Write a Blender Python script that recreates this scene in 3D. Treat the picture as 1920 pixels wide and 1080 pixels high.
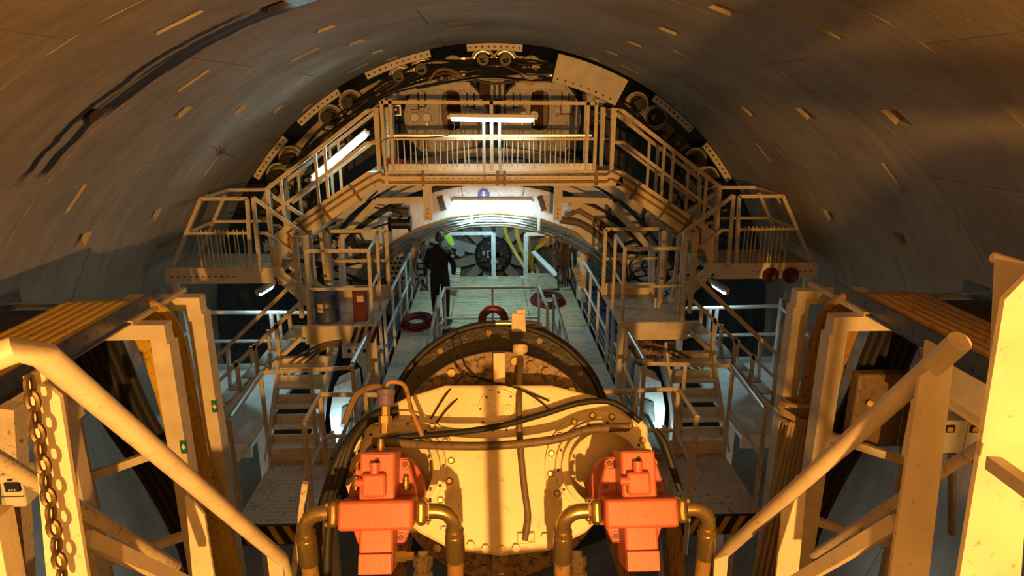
import bpy, bmesh, math, random
from mathutils import Vector as V, Matrix
random.seed(7)
SC = bpy.context.scene
COL = SC.collection
for o in list(bpy.data.objects): bpy.data.objects.remove(o)

# ------------------------------------------------------------------ camera
FPX, PITCH, YAW = 1214.0, 0.2807, 0.0359
CAMP = V((-0.11, 0.0, 4.49))
cF = V((math.sin(YAW)*math.cos(PITCH), math.cos(YAW)*math.cos(PITCH), -math.sin(PITCH)))
cR = V((math.cos(YAW), -math.sin(YAW), 0)); cU = cR.cross(cF)
cam = bpy.data.cameras.new('camera'); camo = bpy.data.objects.new('camera', cam); COL.objects.link(camo)
cam.sensor_width = 36; cam.lens = FPX/1920*36; cam.clip_start = .05; cam.clip_end = 100
M = Matrix((cR, cU, -cF)).transposed().to_4x4(); M.translation = CAMP
camo.matrix_world = M
SC.camera = camo
# ------------------------------------------------------------------ world / exposure
w = bpy.data.worlds.new('world'); SC.world = w; w.use_nodes = True
w.node_tree.nodes['Background'].inputs[0].default_value = (.030, .026, .020, 1)
w.node_tree.nodes['Background'].inputs[1].default_value = .12
vs = SC.view_settings
vs.view_transform = 'Standard'; vs.look = 'None'; vs.gamma = 1; vs.use_curve_mapping = False
vs.exposure = 0.0
SODIUM = (1.0, .455, .105)
def light(name, kind, loc, energy, color, **kw):
    d = bpy.data.lights.new(name, kind); d.energy = energy; d.color = color
    for k, v in kw.items(): setattr(d, k, v)
    o = bpy.data.objects.new(name, d); COL.objects.link(o); o.location = loc
    return o
# the floodlight that hangs behind the photographer
FLOOD = V((0.30, -5.6, 4.05))
fl = light('flood_lamp', 'SPOT', FLOOD, 4600, SODIUM, spot_size=math.radians(165), spot_blend=.6, shadow_soft_size=.06)
fl.rotation_euler = (math.radians(90+2), 0, 0)

# ------------------------------------------------------------------ pixel measurements -> places at a known depth
def ray(px, py): return cF + cR*((px-960)/FPX) - cU*((py-540)/FPX)
def W(px, py, Y):
    d = ray(px, py); return CAMP + d*(Y/d.y)
def WX(px, py, X):
    d = ray(px, py); return CAMP + d*((X-CAMP.x)/d.x)

# ------------------------------------------------------------------ materials
MT = {}
def mat(name, col, rough=.5, metal=0, dirt=None, dscale=9, damt=.35, bump=.0, bscale=60, emit=None, var=.15, grain=(1,1,1)):
    m = bpy.data.materials.new(name); m.use_nodes = True; nt = m.node_tree; N = nt.nodes; L = nt.links
    b = N['Principled BSDF']; b.inputs['Roughness'].default_value = rough; b.inputs['Metallic'].default_value = metal
    geo = N.new('ShaderNodeNewGeometry'); mp = N.new('ShaderNodeMapping'); L.new(geo.outputs['Position'], mp.inputs['Vector'])
    mp.inputs['Scale'].default_value = grain
    n1 = N.new('ShaderNodeTexNoise'); n1.inputs['Scale'].default_value = dscale*.35; n1.inputs['Detail'].default_value = 6; L.new(mp.outputs[0], n1.inputs['Vector'])
    r1 = N.new('ShaderNodeValToRGB'); r1.color_ramp.elements[0].position = .3; r1.color_ramp.elements[1].position = .7
    c = V(col)
    r1.color_ramp.elements[0].color = (*(c*(1-var)), 1); r1.color_ramp.elements[1].color = (*[min(1, k*(1+var*.6)) for k in c], 1)
    L.new(n1.outputs['Fac'], r1.inputs['Fac']); out = r1.outputs['Color']
    if dirt:
        n2 = N.new('ShaderNodeTexNoise'); n2.inputs['Scale'].default_value = dscale*2.2; n2.inputs['Detail'].default_value = 9; n2.inputs['Roughness'].default_value = .7
        L.new(mp.outputs[0], n2.inputs['Vector'])
        r2 = N.new('ShaderNodeValToRGB'); r2.color_ramp.elements[0].position = .64-damt*.35; r2.color_ramp.elements[1].position = .76-damt*.35
        L.new(n2.outputs['Fac'], r2.inputs['Fac'])
        mx = N.new('ShaderNodeMix'); mx.data_type = 'RGBA'; L.new(r2.outputs['Color'], mx.inputs[0]); L.new(out, mx.inputs[6]); mx.inputs[7].default_value = (*dirt, 1)
        out = mx.outputs[2]
    L.new(out, b.inputs['Base Color'])
    if bump:
        n3 = N.new('ShaderNodeTexNoise'); n3.inputs['Scale'].default_value = bscale; n3.inputs['Detail'].default_value = 5; L.new(mp.outputs[0], n3.inputs['Vector'])
        bp = N.new('ShaderNodeBump'); bp.inputs['Strength'].default_value = bump; bp.inputs['Distance'].default_value = .02
        L.new(n3.outputs['Fac'], bp.inputs['Height']); L.new(bp.outputs[0], b.inputs['Normal'])
    if emit:
        b.inputs['Emission Color'].default_value = (*emit[0], 1); b.inputs['Emission Strength'].default_value = emit[1]
    MT[name] = m; return m
RUST = (.13, .055, .02)
mat('cream', (.68, .60, .45), .45, dirt=(.24, .15, .08), dscale=15, damt=.09, bump=.06)
mat('cream_worn', (.60, .52, .37), .5, dirt=RUST, dscale=18, damt=.27, bump=.08)
mat('gearbox_cream', (.82, .70, .44), .42, dirt=(.36, .22, .08), dscale=7, damt=.10, bump=.03)
mat('white_paint', (.72, .74, .72), .4, dirt=(.25, .22, .18), dscale=10, damt=.22, bump=.04)
mat('deck', (.50, .47, .38), .6, dirt=(.12, .10, .07), dscale=7, damt=.28, bump=.2, bscale=90)
mat('plank', (.52, .47, .28), .7, dirt=(.14, .11, .07), dscale=7, damt=.40, bump=.2, bscale=40, grain=(.35, 2.2, 1))
mat('steel', (.55, .56, .56), .28, 1, dirt=(.10, .09, .08), dscale=8, damt=.2)
mat('galv', (.50, .52, .53), .34, .9, dirt=(.18, .18, .17), dscale=12, damt=.2)
mat('tray_steel', (.20, .19, .18), .3, .9, dirt=(.05, .045, .04), dscale=6, damt=.3)
mat('grease_black', (.014, .011, .009), .38, dirt=(.16, .08, .03), dscale=9, damt=.10, bump=.2, bscale=30)
mat('dirty_brown', (.27, .18, .09), .5, dirt=(.04, .026, .014), dscale=10, damt=.42, bump=.2, bscale=40)
mat('rubber', (.014, .013, .013), .6, dirt=(.06, .045, .03), dscale=16, damt=.10)
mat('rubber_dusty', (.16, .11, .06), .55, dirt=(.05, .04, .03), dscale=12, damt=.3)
mat('yellow_hose', (.62, .40, .035), .45, dirt=(.20, .12, .03), dscale=10, damt=.25)
mat('tan_hose', (.34, .20, .065), .5, dirt=(.10, .06, .025), dscale=10, damt=.3)
mat('brass', (.62, .47, .20), .26, .85, dirt=(.16, .10, .04), dscale=20, damt=.18)
mat('motor_red', (.58, .15, .10), .42, dirt=(.30, .05, .02), dscale=12, damt=.07, bump=.06, bscale=80)
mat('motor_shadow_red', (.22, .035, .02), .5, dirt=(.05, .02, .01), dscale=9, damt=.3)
mat('red_hose', (.17, .012, .016), .45)
mat('red_paint', (.095, .010, .012), .45, dirt=(.06, .02, .02), damt=.2)
mat('blue_drum', (.045, .06, .15), .4, dirt=(.02, .02, .03), damt=.2)
mat('blue_rail', (.06, .10, .20), .4, dirt=(.02, .03, .04), damt=.3)
mat('paper', (.62, .50, .36), .7)
mat('black_paint', (.015, .014, .013), .5, dirt=(.12, .08, .03), damt=.15)
mat('hazard_yellow', (.66, .40, .03), .5, dirt=(.10, .07, .03), damt=.25)
mat('rust', (.12, .055, .03), .75, dirt=(.04, .02, .012), dscale=14, damt=.45, bump=.4)
mat('chain', (.13, .085, .04), .45, .6, dirt=(.25, .15, .05), dscale=40, damt=.2)
mat('dark_machine', (.085, .075, .06), .55, dirt=(.02, .018, .015), dscale=8, damt=.45, bump=.2)
mat('shield_steel', (.10, .095, .085), .6, dirt=(.03, .03, .03), dscale=5, damt=.4, bump=.3, bscale=20)
mat('muck_plate', (.30, .26, .19), .65, dirt=(.07, .08, .07), dscale=4, damt=.45, bump=.4, bscale=14)
mat('lock_paint', (.55, .50, .40), .45, dirt=(.16, .13, .10), dscale=8, damt=.32, bump=.1)
mat('tube_glow', (.9, .95, 1), .4, emit=((.78, .95, 1.0), 14))
mat('lamp_body', (.55, .52, .48), .4)
mat('sign_blue', (.02, .10, .42), .4, var=.02)
mat('sign_green', (.01, .16, .07), .4, var=.02)
mat('sign_white', (.8, .8, .8), .4, var=.02)
mat('cloth_dark', (.012, .013, .022), .85, bump=.3, bscale=50)
mat('skin', (.38, .22, .15), .55, var=.05)
mat('hair', (.012, .009, .007), .6)
mat('hivis', (.42, .80, .05), .6)
mat('rope', (.45, .33, .18), .85, bump=.5, bscale=150)
mat('grey_box', (.62, .60, .54), .45, dirt=(.25, .2, .14), damt=.12)
mat('screen', (.02, .025, .03), .2)
mat('purple_cap', (.16, .11, .20), .4)
mat('wood', (.30, .17, .07), .7, dirt=(.06, .035, .018), dscale=8, damt=.4, grain=(5, 5, .5), bump=.3)
mat('dark_shell', (.05, .05, .05), .9)
mat('red_led', (.5, .01, .02), .3, emit=((1, .05, .15), 4))

# concrete of the lining, with the wet stain that runs along one ring joint
def concrete():
    m = bpy.data.materials.new('concrete'); m.use_nodes = True; nt = m.node_tree; N = nt.nodes; L = nt.links
    b = N['Principled BSDF']
    geo = N.new('ShaderNodeNewGeometry'); sx = N.new('ShaderNodeSeparateXYZ'); L.new(geo.outputs['Position'], sx.inputs[0])
    def mth(op, a, b_=None, c=None, clamp=False):
        n = N.new('ShaderNodeMath'); n.operation = op; n.use_clamp = clamp
        for i, v_ in enumerate((a, b_, c)):
            if v_ is None: continue
            if isinstance(v_, (int, float)): n.inputs[i].default_value = v_
            else: L.new(v_, n.inputs[i])
        return n.outputs[0]
    th = mth('ARCTAN2', sx.outputs[0], sx.outputs[2])
    cb = N.new('ShaderNodeCombineXYZ'); L.new(mth('MULTIPLY', th, 5.5), cb.inputs[0]); L.new(sx.outputs[1], cb.inputs[1])
    def noise(scale, sc3, det=6, rough=.6):
        mp = N.new('ShaderNodeMapping'); mp.inputs['Scale'].default_value = sc3; L.new(cb.outputs[0], mp.inputs[0])
        n = N.new('ShaderNodeTexNoise'); n.inputs['Scale'].default_value = scale; n.inputs['Detail'].default_value = det; n.inputs['Roughness'].default_value = rough
        L.new(mp.outputs[0], n.inputs['Vector']); return n.outputs['Fac']
    big = noise(.9, (1, 1, 1)); streak = noise(2.2, (.5, 3.0, 1), 8, .7); fine = noise(26, (1, 1, 1), 6, .7)
    r1 = N.new('ShaderNodeValToRGB'); r1.color_ramp.elements[0].position = .34; r1.color_ramp.elements[1].position = .68
    r1.color_ramp.elements[0].color = (.22, .185, .14, 1); r1.color_ramp.elements[1].color = (.50, .44, .345, 1)
    mixv = mth('ADD', mth('MULTIPLY', big, .45), mth('ADD', mth('MULTIPLY', streak, .40), mth('MULTIPLY', fine, .15)))
    L.new(mixv, r1.inputs[0])
    # wet stain
    wob = mth('MULTIPLY', mth('SUBTRACT', noise(1.2, (1, .4, 1)), .5), .34)
    yy = mth('ADD', sx.outputs[1], wob)
    def band(y0, y1, s):
        a = mth('MULTIPLY', mth('SUBTRACT', yy, y0), 1/s, clamp=True); c = mth('MULTIPLY', mth('SUBTRACT', y1, yy), 1/s, clamp=True)
        return mth('MULTIPLY', a, c)
    deg = mth('MULTIPLY', th, 57.2958)
    def rng(a0, a1, s):
        a = mth('MULTIPLY', mth('SUBTRACT', deg, a0), 1/s, clamp=True); c = mth('MULTIPLY', mth('SUBTRACT', a1, deg), 1/s, clamp=True)
        return mth('MULTIPLY', a, c)
    brk = mth('MULTIPLY', mth('SUBTRACT', noise(1.5, (.25, 5, 1), 7, .65), .36), 9, clamp=True)
    s1 = mth('MULTIPLY', mth('MULTIPLY', band(5.50, 5.86, .04), rng(-38, -8, 2)), brk)
    s2 = mth('MULTIPLY', band(5.58, 5.74, .03), rng(-45.5, -34, 1))
    s3 = mth('MULTIPLY', band(5.36, 5.47, .02), rng(-46, -20, 2))
    s4 = mth('MULTIPLY', band(5.47, 5.84, .04), rng(-19, -11, 2))
    st = mth('MAXIMUM', mth('MAXIMUM', s1, s2), mth('MAXIMUM', s3, s4), clamp=True)
    mx = N.new('ShaderNodeMix'); mx.data_type = 'RGBA'; L.new(st, mx.inputs[0]); L.new(r1.outputs[0], mx.inputs[6]); mx.inputs[7].default_value = (.018, .015, .012, 1)
    L.new(mx.outputs[2], b.inputs['Base Color'])
    L.new(mth('SUBTRACT', .78, mth('MULTIPLY', s4, .62)), b.inputs['Roughness'])
    bp = N.new('ShaderNodeBump'); bp.inputs['Strength'].default_value = .4; bp.inputs['Distance'].default_value = .012
    L.new(mth('ADD', fine, mth('MULTIPLY', streak, .8)), bp.inputs['Height']); L.new(bp.outputs[0], b.inputs['Normal'])
    MT['concrete'] = m
concrete()

# ------------------------------------------------------------------ mesh helpers
BASE = {}
class MB:
    def __init__(s): s.v = []; s.f = []
    def add(s, vs_, fs):
        k = len(s.v); s.v += [V(q) for q in vs_]; s.f += [tuple(i+k for i in q) for q in fs]; return s
    def box(s, c, size, ax=None):
        c = V(c); ax = ax or (V((1,0,0)), V((0,1,0)), V((0,0,1))); h = [k/2 for k in size]
        vs_ = [c+ax[0]*(a*h[0])+ax[1]*(b*h[1])+ax[2]*(d*h[2]) for a in (-1,1) for b in (-1,1) for d in (-1,1)]
        return s.add(vs_, [(0,1,3,2),(4,6,7,5),(0,4,5,1),(2,3,7,6),(0,2,6,4),(1,5,7,3)])
    def bb(s, x0, x1, y0, y1, z0, z1): return s.box(((x0+x1)/2,(y0+y1)/2,(z0+z1)/2), (abs(x1-x0),abs(y1-y0),abs(z1-z0)))
    def bar(s, a, b, w_, h_, up=(0,0,1)):
        a = V(a); b = V(b); d = b-a; l = d.length; d.normalize(); up = V(up)
        if abs(d.dot(up)) > .98: up = V((0,1,0))
        sd = d.cross(up).normalized(); u2 = sd.cross(d)
        return s.box((a+b)/2, (w_, l, h_), (sd, d, u2))
    def tube(s, pts, r, n=8, cap=True):
        pts = [V(q) for q in pts]; m = len(pts)
        rs = r if isinstance(r, (list, tuple)) else [r]*m
        t = [((pts[min(i+1,m-1)]-pts[max(i-1,0)]).normalized()) for i in range(m)]
        up = V((0,0,1)) if abs(t[0].z) < .9 else V((1,0,0))
        nrm = (up - t[0]*up.dot(t[0])).normalized(); vs_ = []
        for i in range(m):
            nrm = (nrm - t[i]*nrm.dot(t[i])).normalized(); bn = t[i].cross(nrm)
            k = 1.0
            if 0 < i < m-1:
                ca = (pts[i]-pts[i-1]).normalized().dot((pts[i+1]-pts[i]).normalized()); k = min(1.5, 1/max(.5, math.sqrt(max(.01,(1+ca)/2))))
            for j in range(n):
                a = 2*math.pi*(j+.5)/n; vs_.append(pts[i]+(nrm*math.cos(a)+bn*math.sin(a))*rs[i]*(k if n==4 else 1))
        fs = [(i*n+j, i*n+(j+1)%n, (i+1)*n+(j+1)%n, (i+1)*n+j) for i in range(m-1) for j in range(n)]
        if cap: fs += [tuple(range(n))[::-1], tuple(range((m-1)*n, m*n))]
        return s.add(vs_, fs)
    def sq(s, pts, w_): return s.tube(pts, w_*.7071, 4)
    def cyl(s, a, b, r, r2=None, n=16): return s.tube([a, b], [r, r if r2 is None else r2], n)
    def lathe(s, prof, o, ax, n=32, a0=0, a1=2*math.pi):
        o = V(o); ax = V(ax).normalized(); e1 = V((1,0,0)) if abs(ax.x) < .9 else V((0,0,1))
        e1 = (e1-ax*e1.dot(ax)).normalized(); e2 = ax.cross(e1); full = abs(a1-a0) > 6.28; k = n if full else n+1
        vs_ = [o+ax*t+(e1*math.cos(a0+(a1-a0)*j/n)+e2*math.sin(a0+(a1-a0)*j/n))*r for (r, t) in prof for j in range(k)]
        fs = [(i*k+j, i*k+(j+1)%k, (i+1)*k+(j+1)%k, (i+1)*k+j) for i in range(len(prof)-1) for j in range(n)]
        return s.add(vs_, fs)
    def prism(s, poly, ext):
        n = len(poly); ext = V(ext); poly = [V(q) for q in poly]
        return s.add(poly+[q+ext for q in poly], [tuple(range(n)), tuple(range(n,2*n))[::-1]]+[(i,(i+1)%n,n+(i+1)%n,n+i) for i in range(n)])
    def torus(s, c, ax, R, r, n=24, m=8, a0=0, a1=2*math.pi):
        return s.lathe([(R+r*math.cos(2*math.pi*i/m), r*math.sin(2*math.pi*i/m)) for i in range(m+1)], c, ax, n, a0, a1)
    def arch(s, c, r0, r1, y0, y1, a0, a1, n=32):   # plate ring segment in the XZ plane, angles in degrees from the crown
        vs_ = []
        for i in range(n+1):
            a = math.radians(a0+(a1-a0)*i/n); sx_, cz_ = math.sin(a), math.cos(a)
            for rr, yy in ((r0,y0),(r1,y0),(r1,y1),(r0,y1)): vs_.append((c[0]+rr*sx_, yy, c[1]+rr*cz_))
        fs = [(i*4+j, i*4+(j+1)%4, i*4+4+(j+1)%4, i*4+4+j) for i in range(n) for j in range(4)]
        fs += [(3,2,1,0), (n*4, n*4+1, n*4+2, n*4+3)]
        return s.add(vs_, fs)
    def build(s, name, m, parent=None, smooth=True, bevel=0, base=None):
        b = BASE.get(parent.name, V((0,0,0))) if parent else (V(base) if base is not None else V((0,0,0)))
        me = bpy.data.meshes.new(name); me.from_pydata([tuple(q-b) for q in s.v], [], s.f)
        bm = bmesh.new(); bm.from_mesh(me); bmesh.ops.recalc_face_normals(bm, faces=bm.faces); bm.to_mesh(me); bm.free()
        if smooth:
            for p in me.polygons: p.use_smooth = True
            me.set_sharp_from_angle(angle=math.radians(38))
        me.materials.append(MT[m]); o = bpy.data.objects.new(name, me); COL.objects.link(o)
        if parent: o.parent = parent
        else: o.location = b
        BASE[o.name] = b
        if bevel:
            md = o.modifiers.new('bevel', 'BEVEL'); md.width = bevel; md.segments = 2; md.limit_method = 'ANGLE'; md.angle_limit = math.radians(40)
        return o
def tag(o, label=None, cat=None, group=None, kind=None):
    if label: o['label'] = label
    if cat: o['category'] = cat
    if group: o['group'] = group
    if kind: o['kind'] = kind
    return o
def thing(name, label, cat, base=(0,0,0), group=None, kind=None):
    o = bpy.data.objects.new(name, None); COL.objects.link(o); o.location = base; BASE[o.name] = V(base); o.empty_display_size = .1
    return tag(o, label, cat, group, kind)
def spl(pts, n=6):      # Catmull-Rom through points
    p = [V(q) for q in pts]; p = [p[0]*2-p[1]]+p+[p[-1]*2-p[-2]]; out = []
    for i in range(1, len(p)-2):
        for k in range(n):
            t = k/n; a, b, c, d = p[i-1], p[i], p[i+1], p[i+2]
            out.append(.5*((2*b)+(c-a)*t+(2*a-5*b+4*c-d)*t*t+(3*b-a-3*c+d)*t*t*t))
    return out+[p[-2]]
def hexbolt(mb, c, ax, r, h=None):
    ax = V(ax).normalized(); mb.cyl(c, V(c)+ax*(h or r*1.1), r, n=6)
SIDE = {-1: 'on the blue drum side', 1: 'on the coiled rope side'}

# ================================================================== THE TUNNEL LINING
RT, RW, J1 = 5.5, 1.61753, 4.22659
tun = tag(MB().lathe([(RT+.22, -18), (RT+.22, 12.33)], (0,0,0), (0,1,0), 64).build('wall_tunnel', 'dark_shell'),
          'curved concrete segment lining of the bored tunnel', 'tunnel wall', kind='structure')
def seg(a0, a1, y0, y1, pockets):
    g = .006; da = math.degrees(g/RT); A0, A1, Y0, Y1 = a0+da, a1-da, y0+g, y1-g
    ts = {A0, A1}; ys = {Y0, Y1}
    n = max(2, int((A1-A0)/3))
    for i in range(n+1): ts.add(A0+(A1-A0)*i/n)
    pk = [q for q in pockets if q[0] > A0+.3 and q[1] < A1-.3]
    for q in pk: ts |= {q[0], q[1]}; ys |= {q[2], q[3]}
    ts = sorted(ts); ys = sorted(ys); mb = MB()
    # drop base breakpoints that fall inside a pocket
    ts = [t for t in ts if not any(q[0]+1e-6 < t < q[1]-1e-6 for q in pk)]
    ys = [y for y in ys]
    def P(t, y, r=RT): a = math.radians(t); return V((r*math.sin(a), y, r*math.cos(a)))
    vid = {}
    def vert(t, y):
        k = (round(t,5), round(y,5))
        if k not in vid: vid[k] = len(mb.v); mb.v.append(P(t, y))
        return vid[k]
    for i in range(len(ts)-1):
        for j in range(len(ys)-1):
            tm = (ts[i]+ts[i+1])/2; ym = (ys[j]+ys[j+1])/2
            if any(q[0]<tm<q[1] and q[2]<ym<q[3] for q in pk): continue
            mb.f.append((vert(ts[i],ys[j]), vert(ts[i+1],ys[j]), vert(ts[i+1],ys[j+1]), vert(ts[i],ys[j+1])))
    for (t0, t1, p0, p1, dp, kind) in pk:
        nar = (t1-t0)*(.42 if kind == 't' else .06)
        vs_ = [P(t0,p0), P(t1,p0), P(t1,p1), P(t0,p1), P(t0+nar,p1-.012,RT+dp), P(t1-nar*.3,p1-.012,RT+dp)]
        mb.add(vs_, [(0,1,5,4), (0,4,3), (1,2,5), (3,4,5,2)])
    for (tA, tB, yA, yB) in [(t0_, t1_, Y0, Y0) for t0_, t1_ in zip(ts, ts[1:])]+[(t0_, t1_, Y1, Y1) for t0_, t1_ in zip(ts, ts[1:])]:
        mb.add([P(tA,yA), P(tB,yB), P(tB,yB,RT+.2), P(tA,yA,RT+.2)], [(0,1,2,3)])
    for t in (A0, A1): mb.add([P(t,Y0), P(t,Y1), P(t,Y1,RT+.2), P(t,Y0,RT+.2)], [(0,1,2,3)])
    me_o = mb
    me = bpy.data.meshes.new('concrete_segment'); me.from_pydata([tuple(q) for q in mb.v], [], mb.f); me.materials.append(MT['concrete'])
    for p in me.polygons: p.use_smooth = True
    me.set_sharp_from_angle(angle=math.radians(20))
    o = bpy.data.objects.new('concrete_segment', me); COL.objects.link(o); o.parent = tun
JA = [-180, -142, -104, -66, -28.3, 28.5, 66, 104, 142, 180]
JB = [-171, -123, -85, -46, -9, 46, 85, 123, 189]
for k in range(-6, 5):
    y0 = J1+RW*k; y1 = y0+RW
    js = JA if k % 2 else JB
    pk = []
    for a in (19.1, 37.6, 57.6, -18.9, -37.4, -56.8):
        pk.append((a-1.1, a+1.1, y1-.40, y1-.16, .10, 't'))
    for a in (24.5, -24.2, 31.9, -31.8, -5.2, 47, -49.6):
        if (k+int(a)) % 2 == 0: pk.append((a-2.0, a+2.0, y0+.62, y0+.72, .022, 's'))
    for i in range(len(js)-1): seg(js[i], js[i+1], y0, y1, pk)

tag(MB().lathe([(RT, -18), (RT, J1-6*RW-.01)], (0,0,0), (0,1,0), 64).build('wall_rear_lining', 'concrete'), 'concrete lining behind the near stairs', 'tunnel wall', kind='structure')
def WC(px, py, R=RT):
    d = ray(px, py); a = d.x**2+d.z**2; b = 2*(CAMP.x*d.x+CAMP.z*d.z); c = CAMP.x**2+CAMP.z**2-R*R
    return CAMP+d*((-b+math.sqrt(b*b-4*a*c))/2/a)
for pts in ([(405,283),(412,287),(420,278),(412,290),(424,281)], [(398,275),(415,284),(440,295)], [(406,294),(414,279),(410,274)]):
    MB().tube([WC(x,y,RT-.002) for x, y in pts], .006, 4).build('marker_scribble', 'rust', tun)
# ================================================================== SHIELD AND BULKHEAD BEYOND THE LINING
sh = tag(MB().lathe([(5.62, 12.34), (5.62, 17.6), (0, 17.6)], (0,0,0), (0,1,0), 64).build('wall_shield', 'shield_steel'), 'dark steel shield skin of the tunnel boring machine', 'shield', kind='structure')
LP = W(925, 478, 17)     # centre of the bulkhead
bk = thing('bulkhead', 'muddy steel bulkhead with radial ribs around a central hub', 'bulkhead', (0, 17, LP.z-3))
MB().lathe([(0,.25), (3.4,.25), (3.4,.4)], LP, (0,1,0), 48).build('plate', 'muck_plate', bk)
for i in range(12):
    a = math.radians(i*30+14); d = V((math.cos(a), 0, math.sin(a)))
    MB().bar(LP+d*.5+V((0,.1,0)), LP+d*3.0+V((0,.1,0)), .24, .12, (0,1,0)).build('rib', 'white_paint' if i in (1,2,3,5,8) else 'lock_paint', bk)
hb = MB().lathe([(0,-.3), (.34,-.3), (.34,-.15), (.42,-.15), (.48,-.05), (.48,.25)], LP, (0,1,0), 28).build('hub', 'dark_machine', bk)
for i in range(10):
    a = 2*math.pi*i/10; m = MB(); hexbolt(m, LP+V((.38*math.cos(a), -.15, .38*math.sin(a))), (0,-1,0), .03); m.build('bolt', 'galv', hb)
for i in range(22):
    a = random.uniform(0, 6.28); r = random.uniform(.05,.30); p = LP+V((r*math.cos(a), -.3, r*math.sin(a)))
    MB().box(p+V((0,-.05,0)), (random.uniform(.06,.16), .1, random.uniform(.05,.14))).build('valve_lump', random.choice(['galv','white_paint','dark_machine']), hb)
m = MB(); m.lathe([(0,0),(.12,0),(.12,.1)], W(863,473,16.9), (0,1,0), 10); m.build('round_flange', 'white_paint', bk)

# thrust rams around the shield, in pairs
def ram(px, py, lit):
    c = W(px, py, 12.75); c = V((c.x, 0, c.z)); r_ = c.length
    c *= min(5.22, max(5.10, r_))/r_
    t = thing('thrust_ram', 'round thrust ram with ringed head beneath the lining edge', 'thrust ram', (c.x, 12.45, c.z), 'thrust rams around the shield')
    mm = 'lock_paint' if lit else 'dark_machine'  # light put into the barrel colour: lit rams pale, shaded ones dark
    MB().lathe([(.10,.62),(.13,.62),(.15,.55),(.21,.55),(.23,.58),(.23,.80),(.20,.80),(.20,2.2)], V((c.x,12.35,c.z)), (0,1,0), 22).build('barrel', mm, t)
    MB().torus(V((c.x,12.89,c.z)), (0,1,0), .175, .018, 22, 6).build('wiper_ring', 'steel', t)
    MB().lathe([(0,.10),(.06,.10),(.06,.04),(.105,.04),(.105,.6)], V((c.x,12.42,c.z)), (0,1,0), 18).build('rod', 'grease_black', t)
    MB().torus(V((c.x,12.86,c.z)), (0,1,0), .215, .022, 24, 6).build('head_ring', 'cream', t)
    m = MB()
    for i in range(8): a = i*math.pi/4; hexbolt(m, V((c.x+.205*math.cos(a), 12.90, c.z+.205*math.sin(a))), (0,-1,0), .014)
    m.build('bolt_ring', 'galv', t)
RAMS = [(905,97),(948,97),(742,122),(786,108),(650,182),(608,208),(536,292),(509,322),(1065,112),(1108,122),(1200,190),(1235,215),(1312,296),(1338,330)]
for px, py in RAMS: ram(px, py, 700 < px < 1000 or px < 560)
def shoe(a0, a1, label):
    t = thing('thrust_shoe', label, 'thrust shoe', (5.3*math.sin(math.radians((a0+a1)/2)), 12.4, 5.3*math.cos(math.radians((a0+a1)/2))), 'thrust shoes bearing on the lining')
    MB().arch((0,0), 5.37, 5.49, 12.34, 12.42, a0, a1, 10).build('plate', 'cream', t)
    n = int((a1-a0)/1.1)
    for i in range(n):
        a = math.radians(a0+(a1-a0)*(i+.5)/n); p = V((5.43*math.sin(a), 12.34, 5.43*math.cos(a)))
        MB().cyl(p, p+V((0,-.006,0)), .018, n=8).build('bolt_hole', 'black_paint', t)
for a0, a1 in ((-5,5.5), (-25,-12), (-41,-31), (-55,-45), (33,43), (47,56)): shoe(a0, a1, 'curved cream thrust shoe with a row of bolt holes')
t = thing('cover_plate', 'wide bare cream curved plate with bolt row above the man lock', 'plate', (2.1, 12.5, 4.7))
MB().arch((0,0), 4.95, 5.45, 12.4, 12.46, 12.5, 27, 14).build('plate', 'cream', t)
for i in range(8):
    a = math.radians(13.5+i*1.7); p = V((5.02*math.sin(a), 12.4, 5.02*math.cos(a))); MB().cyl(p, p+V((0,-.006,0)), .02, n=8).build('bolt_hole', 'black_paint', t)
# cream mounting rings between the rams
for a0, a1 in ((-8,8),(-30,-8),(-62,-34),(30,60)):
    tag(MB().arch((0,0), 4.90, 5.35, 13.15, 13.25, a0, a1, 16).build('ram_mount_plate', 'lock_paint'), 'pale curved mounting plate behind the thrust rams', 'plate', 'curved ram mounting plates')
for px, py in ((850,127),(995,127),(723,172),(1120,178),(602,265)):
    c = W(px, py, 12.8); t = thing('round_cover', 'round cream cover with a hooked lug among black hoses', 'cover', c, 'round cream covers among the hoses')
    MB().lathe([(0,-.06),(.20,-.06),(.22,-.04),(.22,.5)], c, (0,1,0), 20).build('disc', 'lock_paint', t)
    MB().torus(c+V((0,-.08,-.02)), (0,1,0), .05, .014, 10, 6, 0, 4).build('lug', 'dirty_brown', t)
    for i in range(8): a = i*math.pi/4; m = MB(); hexbolt(m, c+V((.17*math.cos(a), -.06, .17*math.sin(a))), (0,-1,0), .014); m.build('bolt', 'dirty_brown', t)
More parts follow.
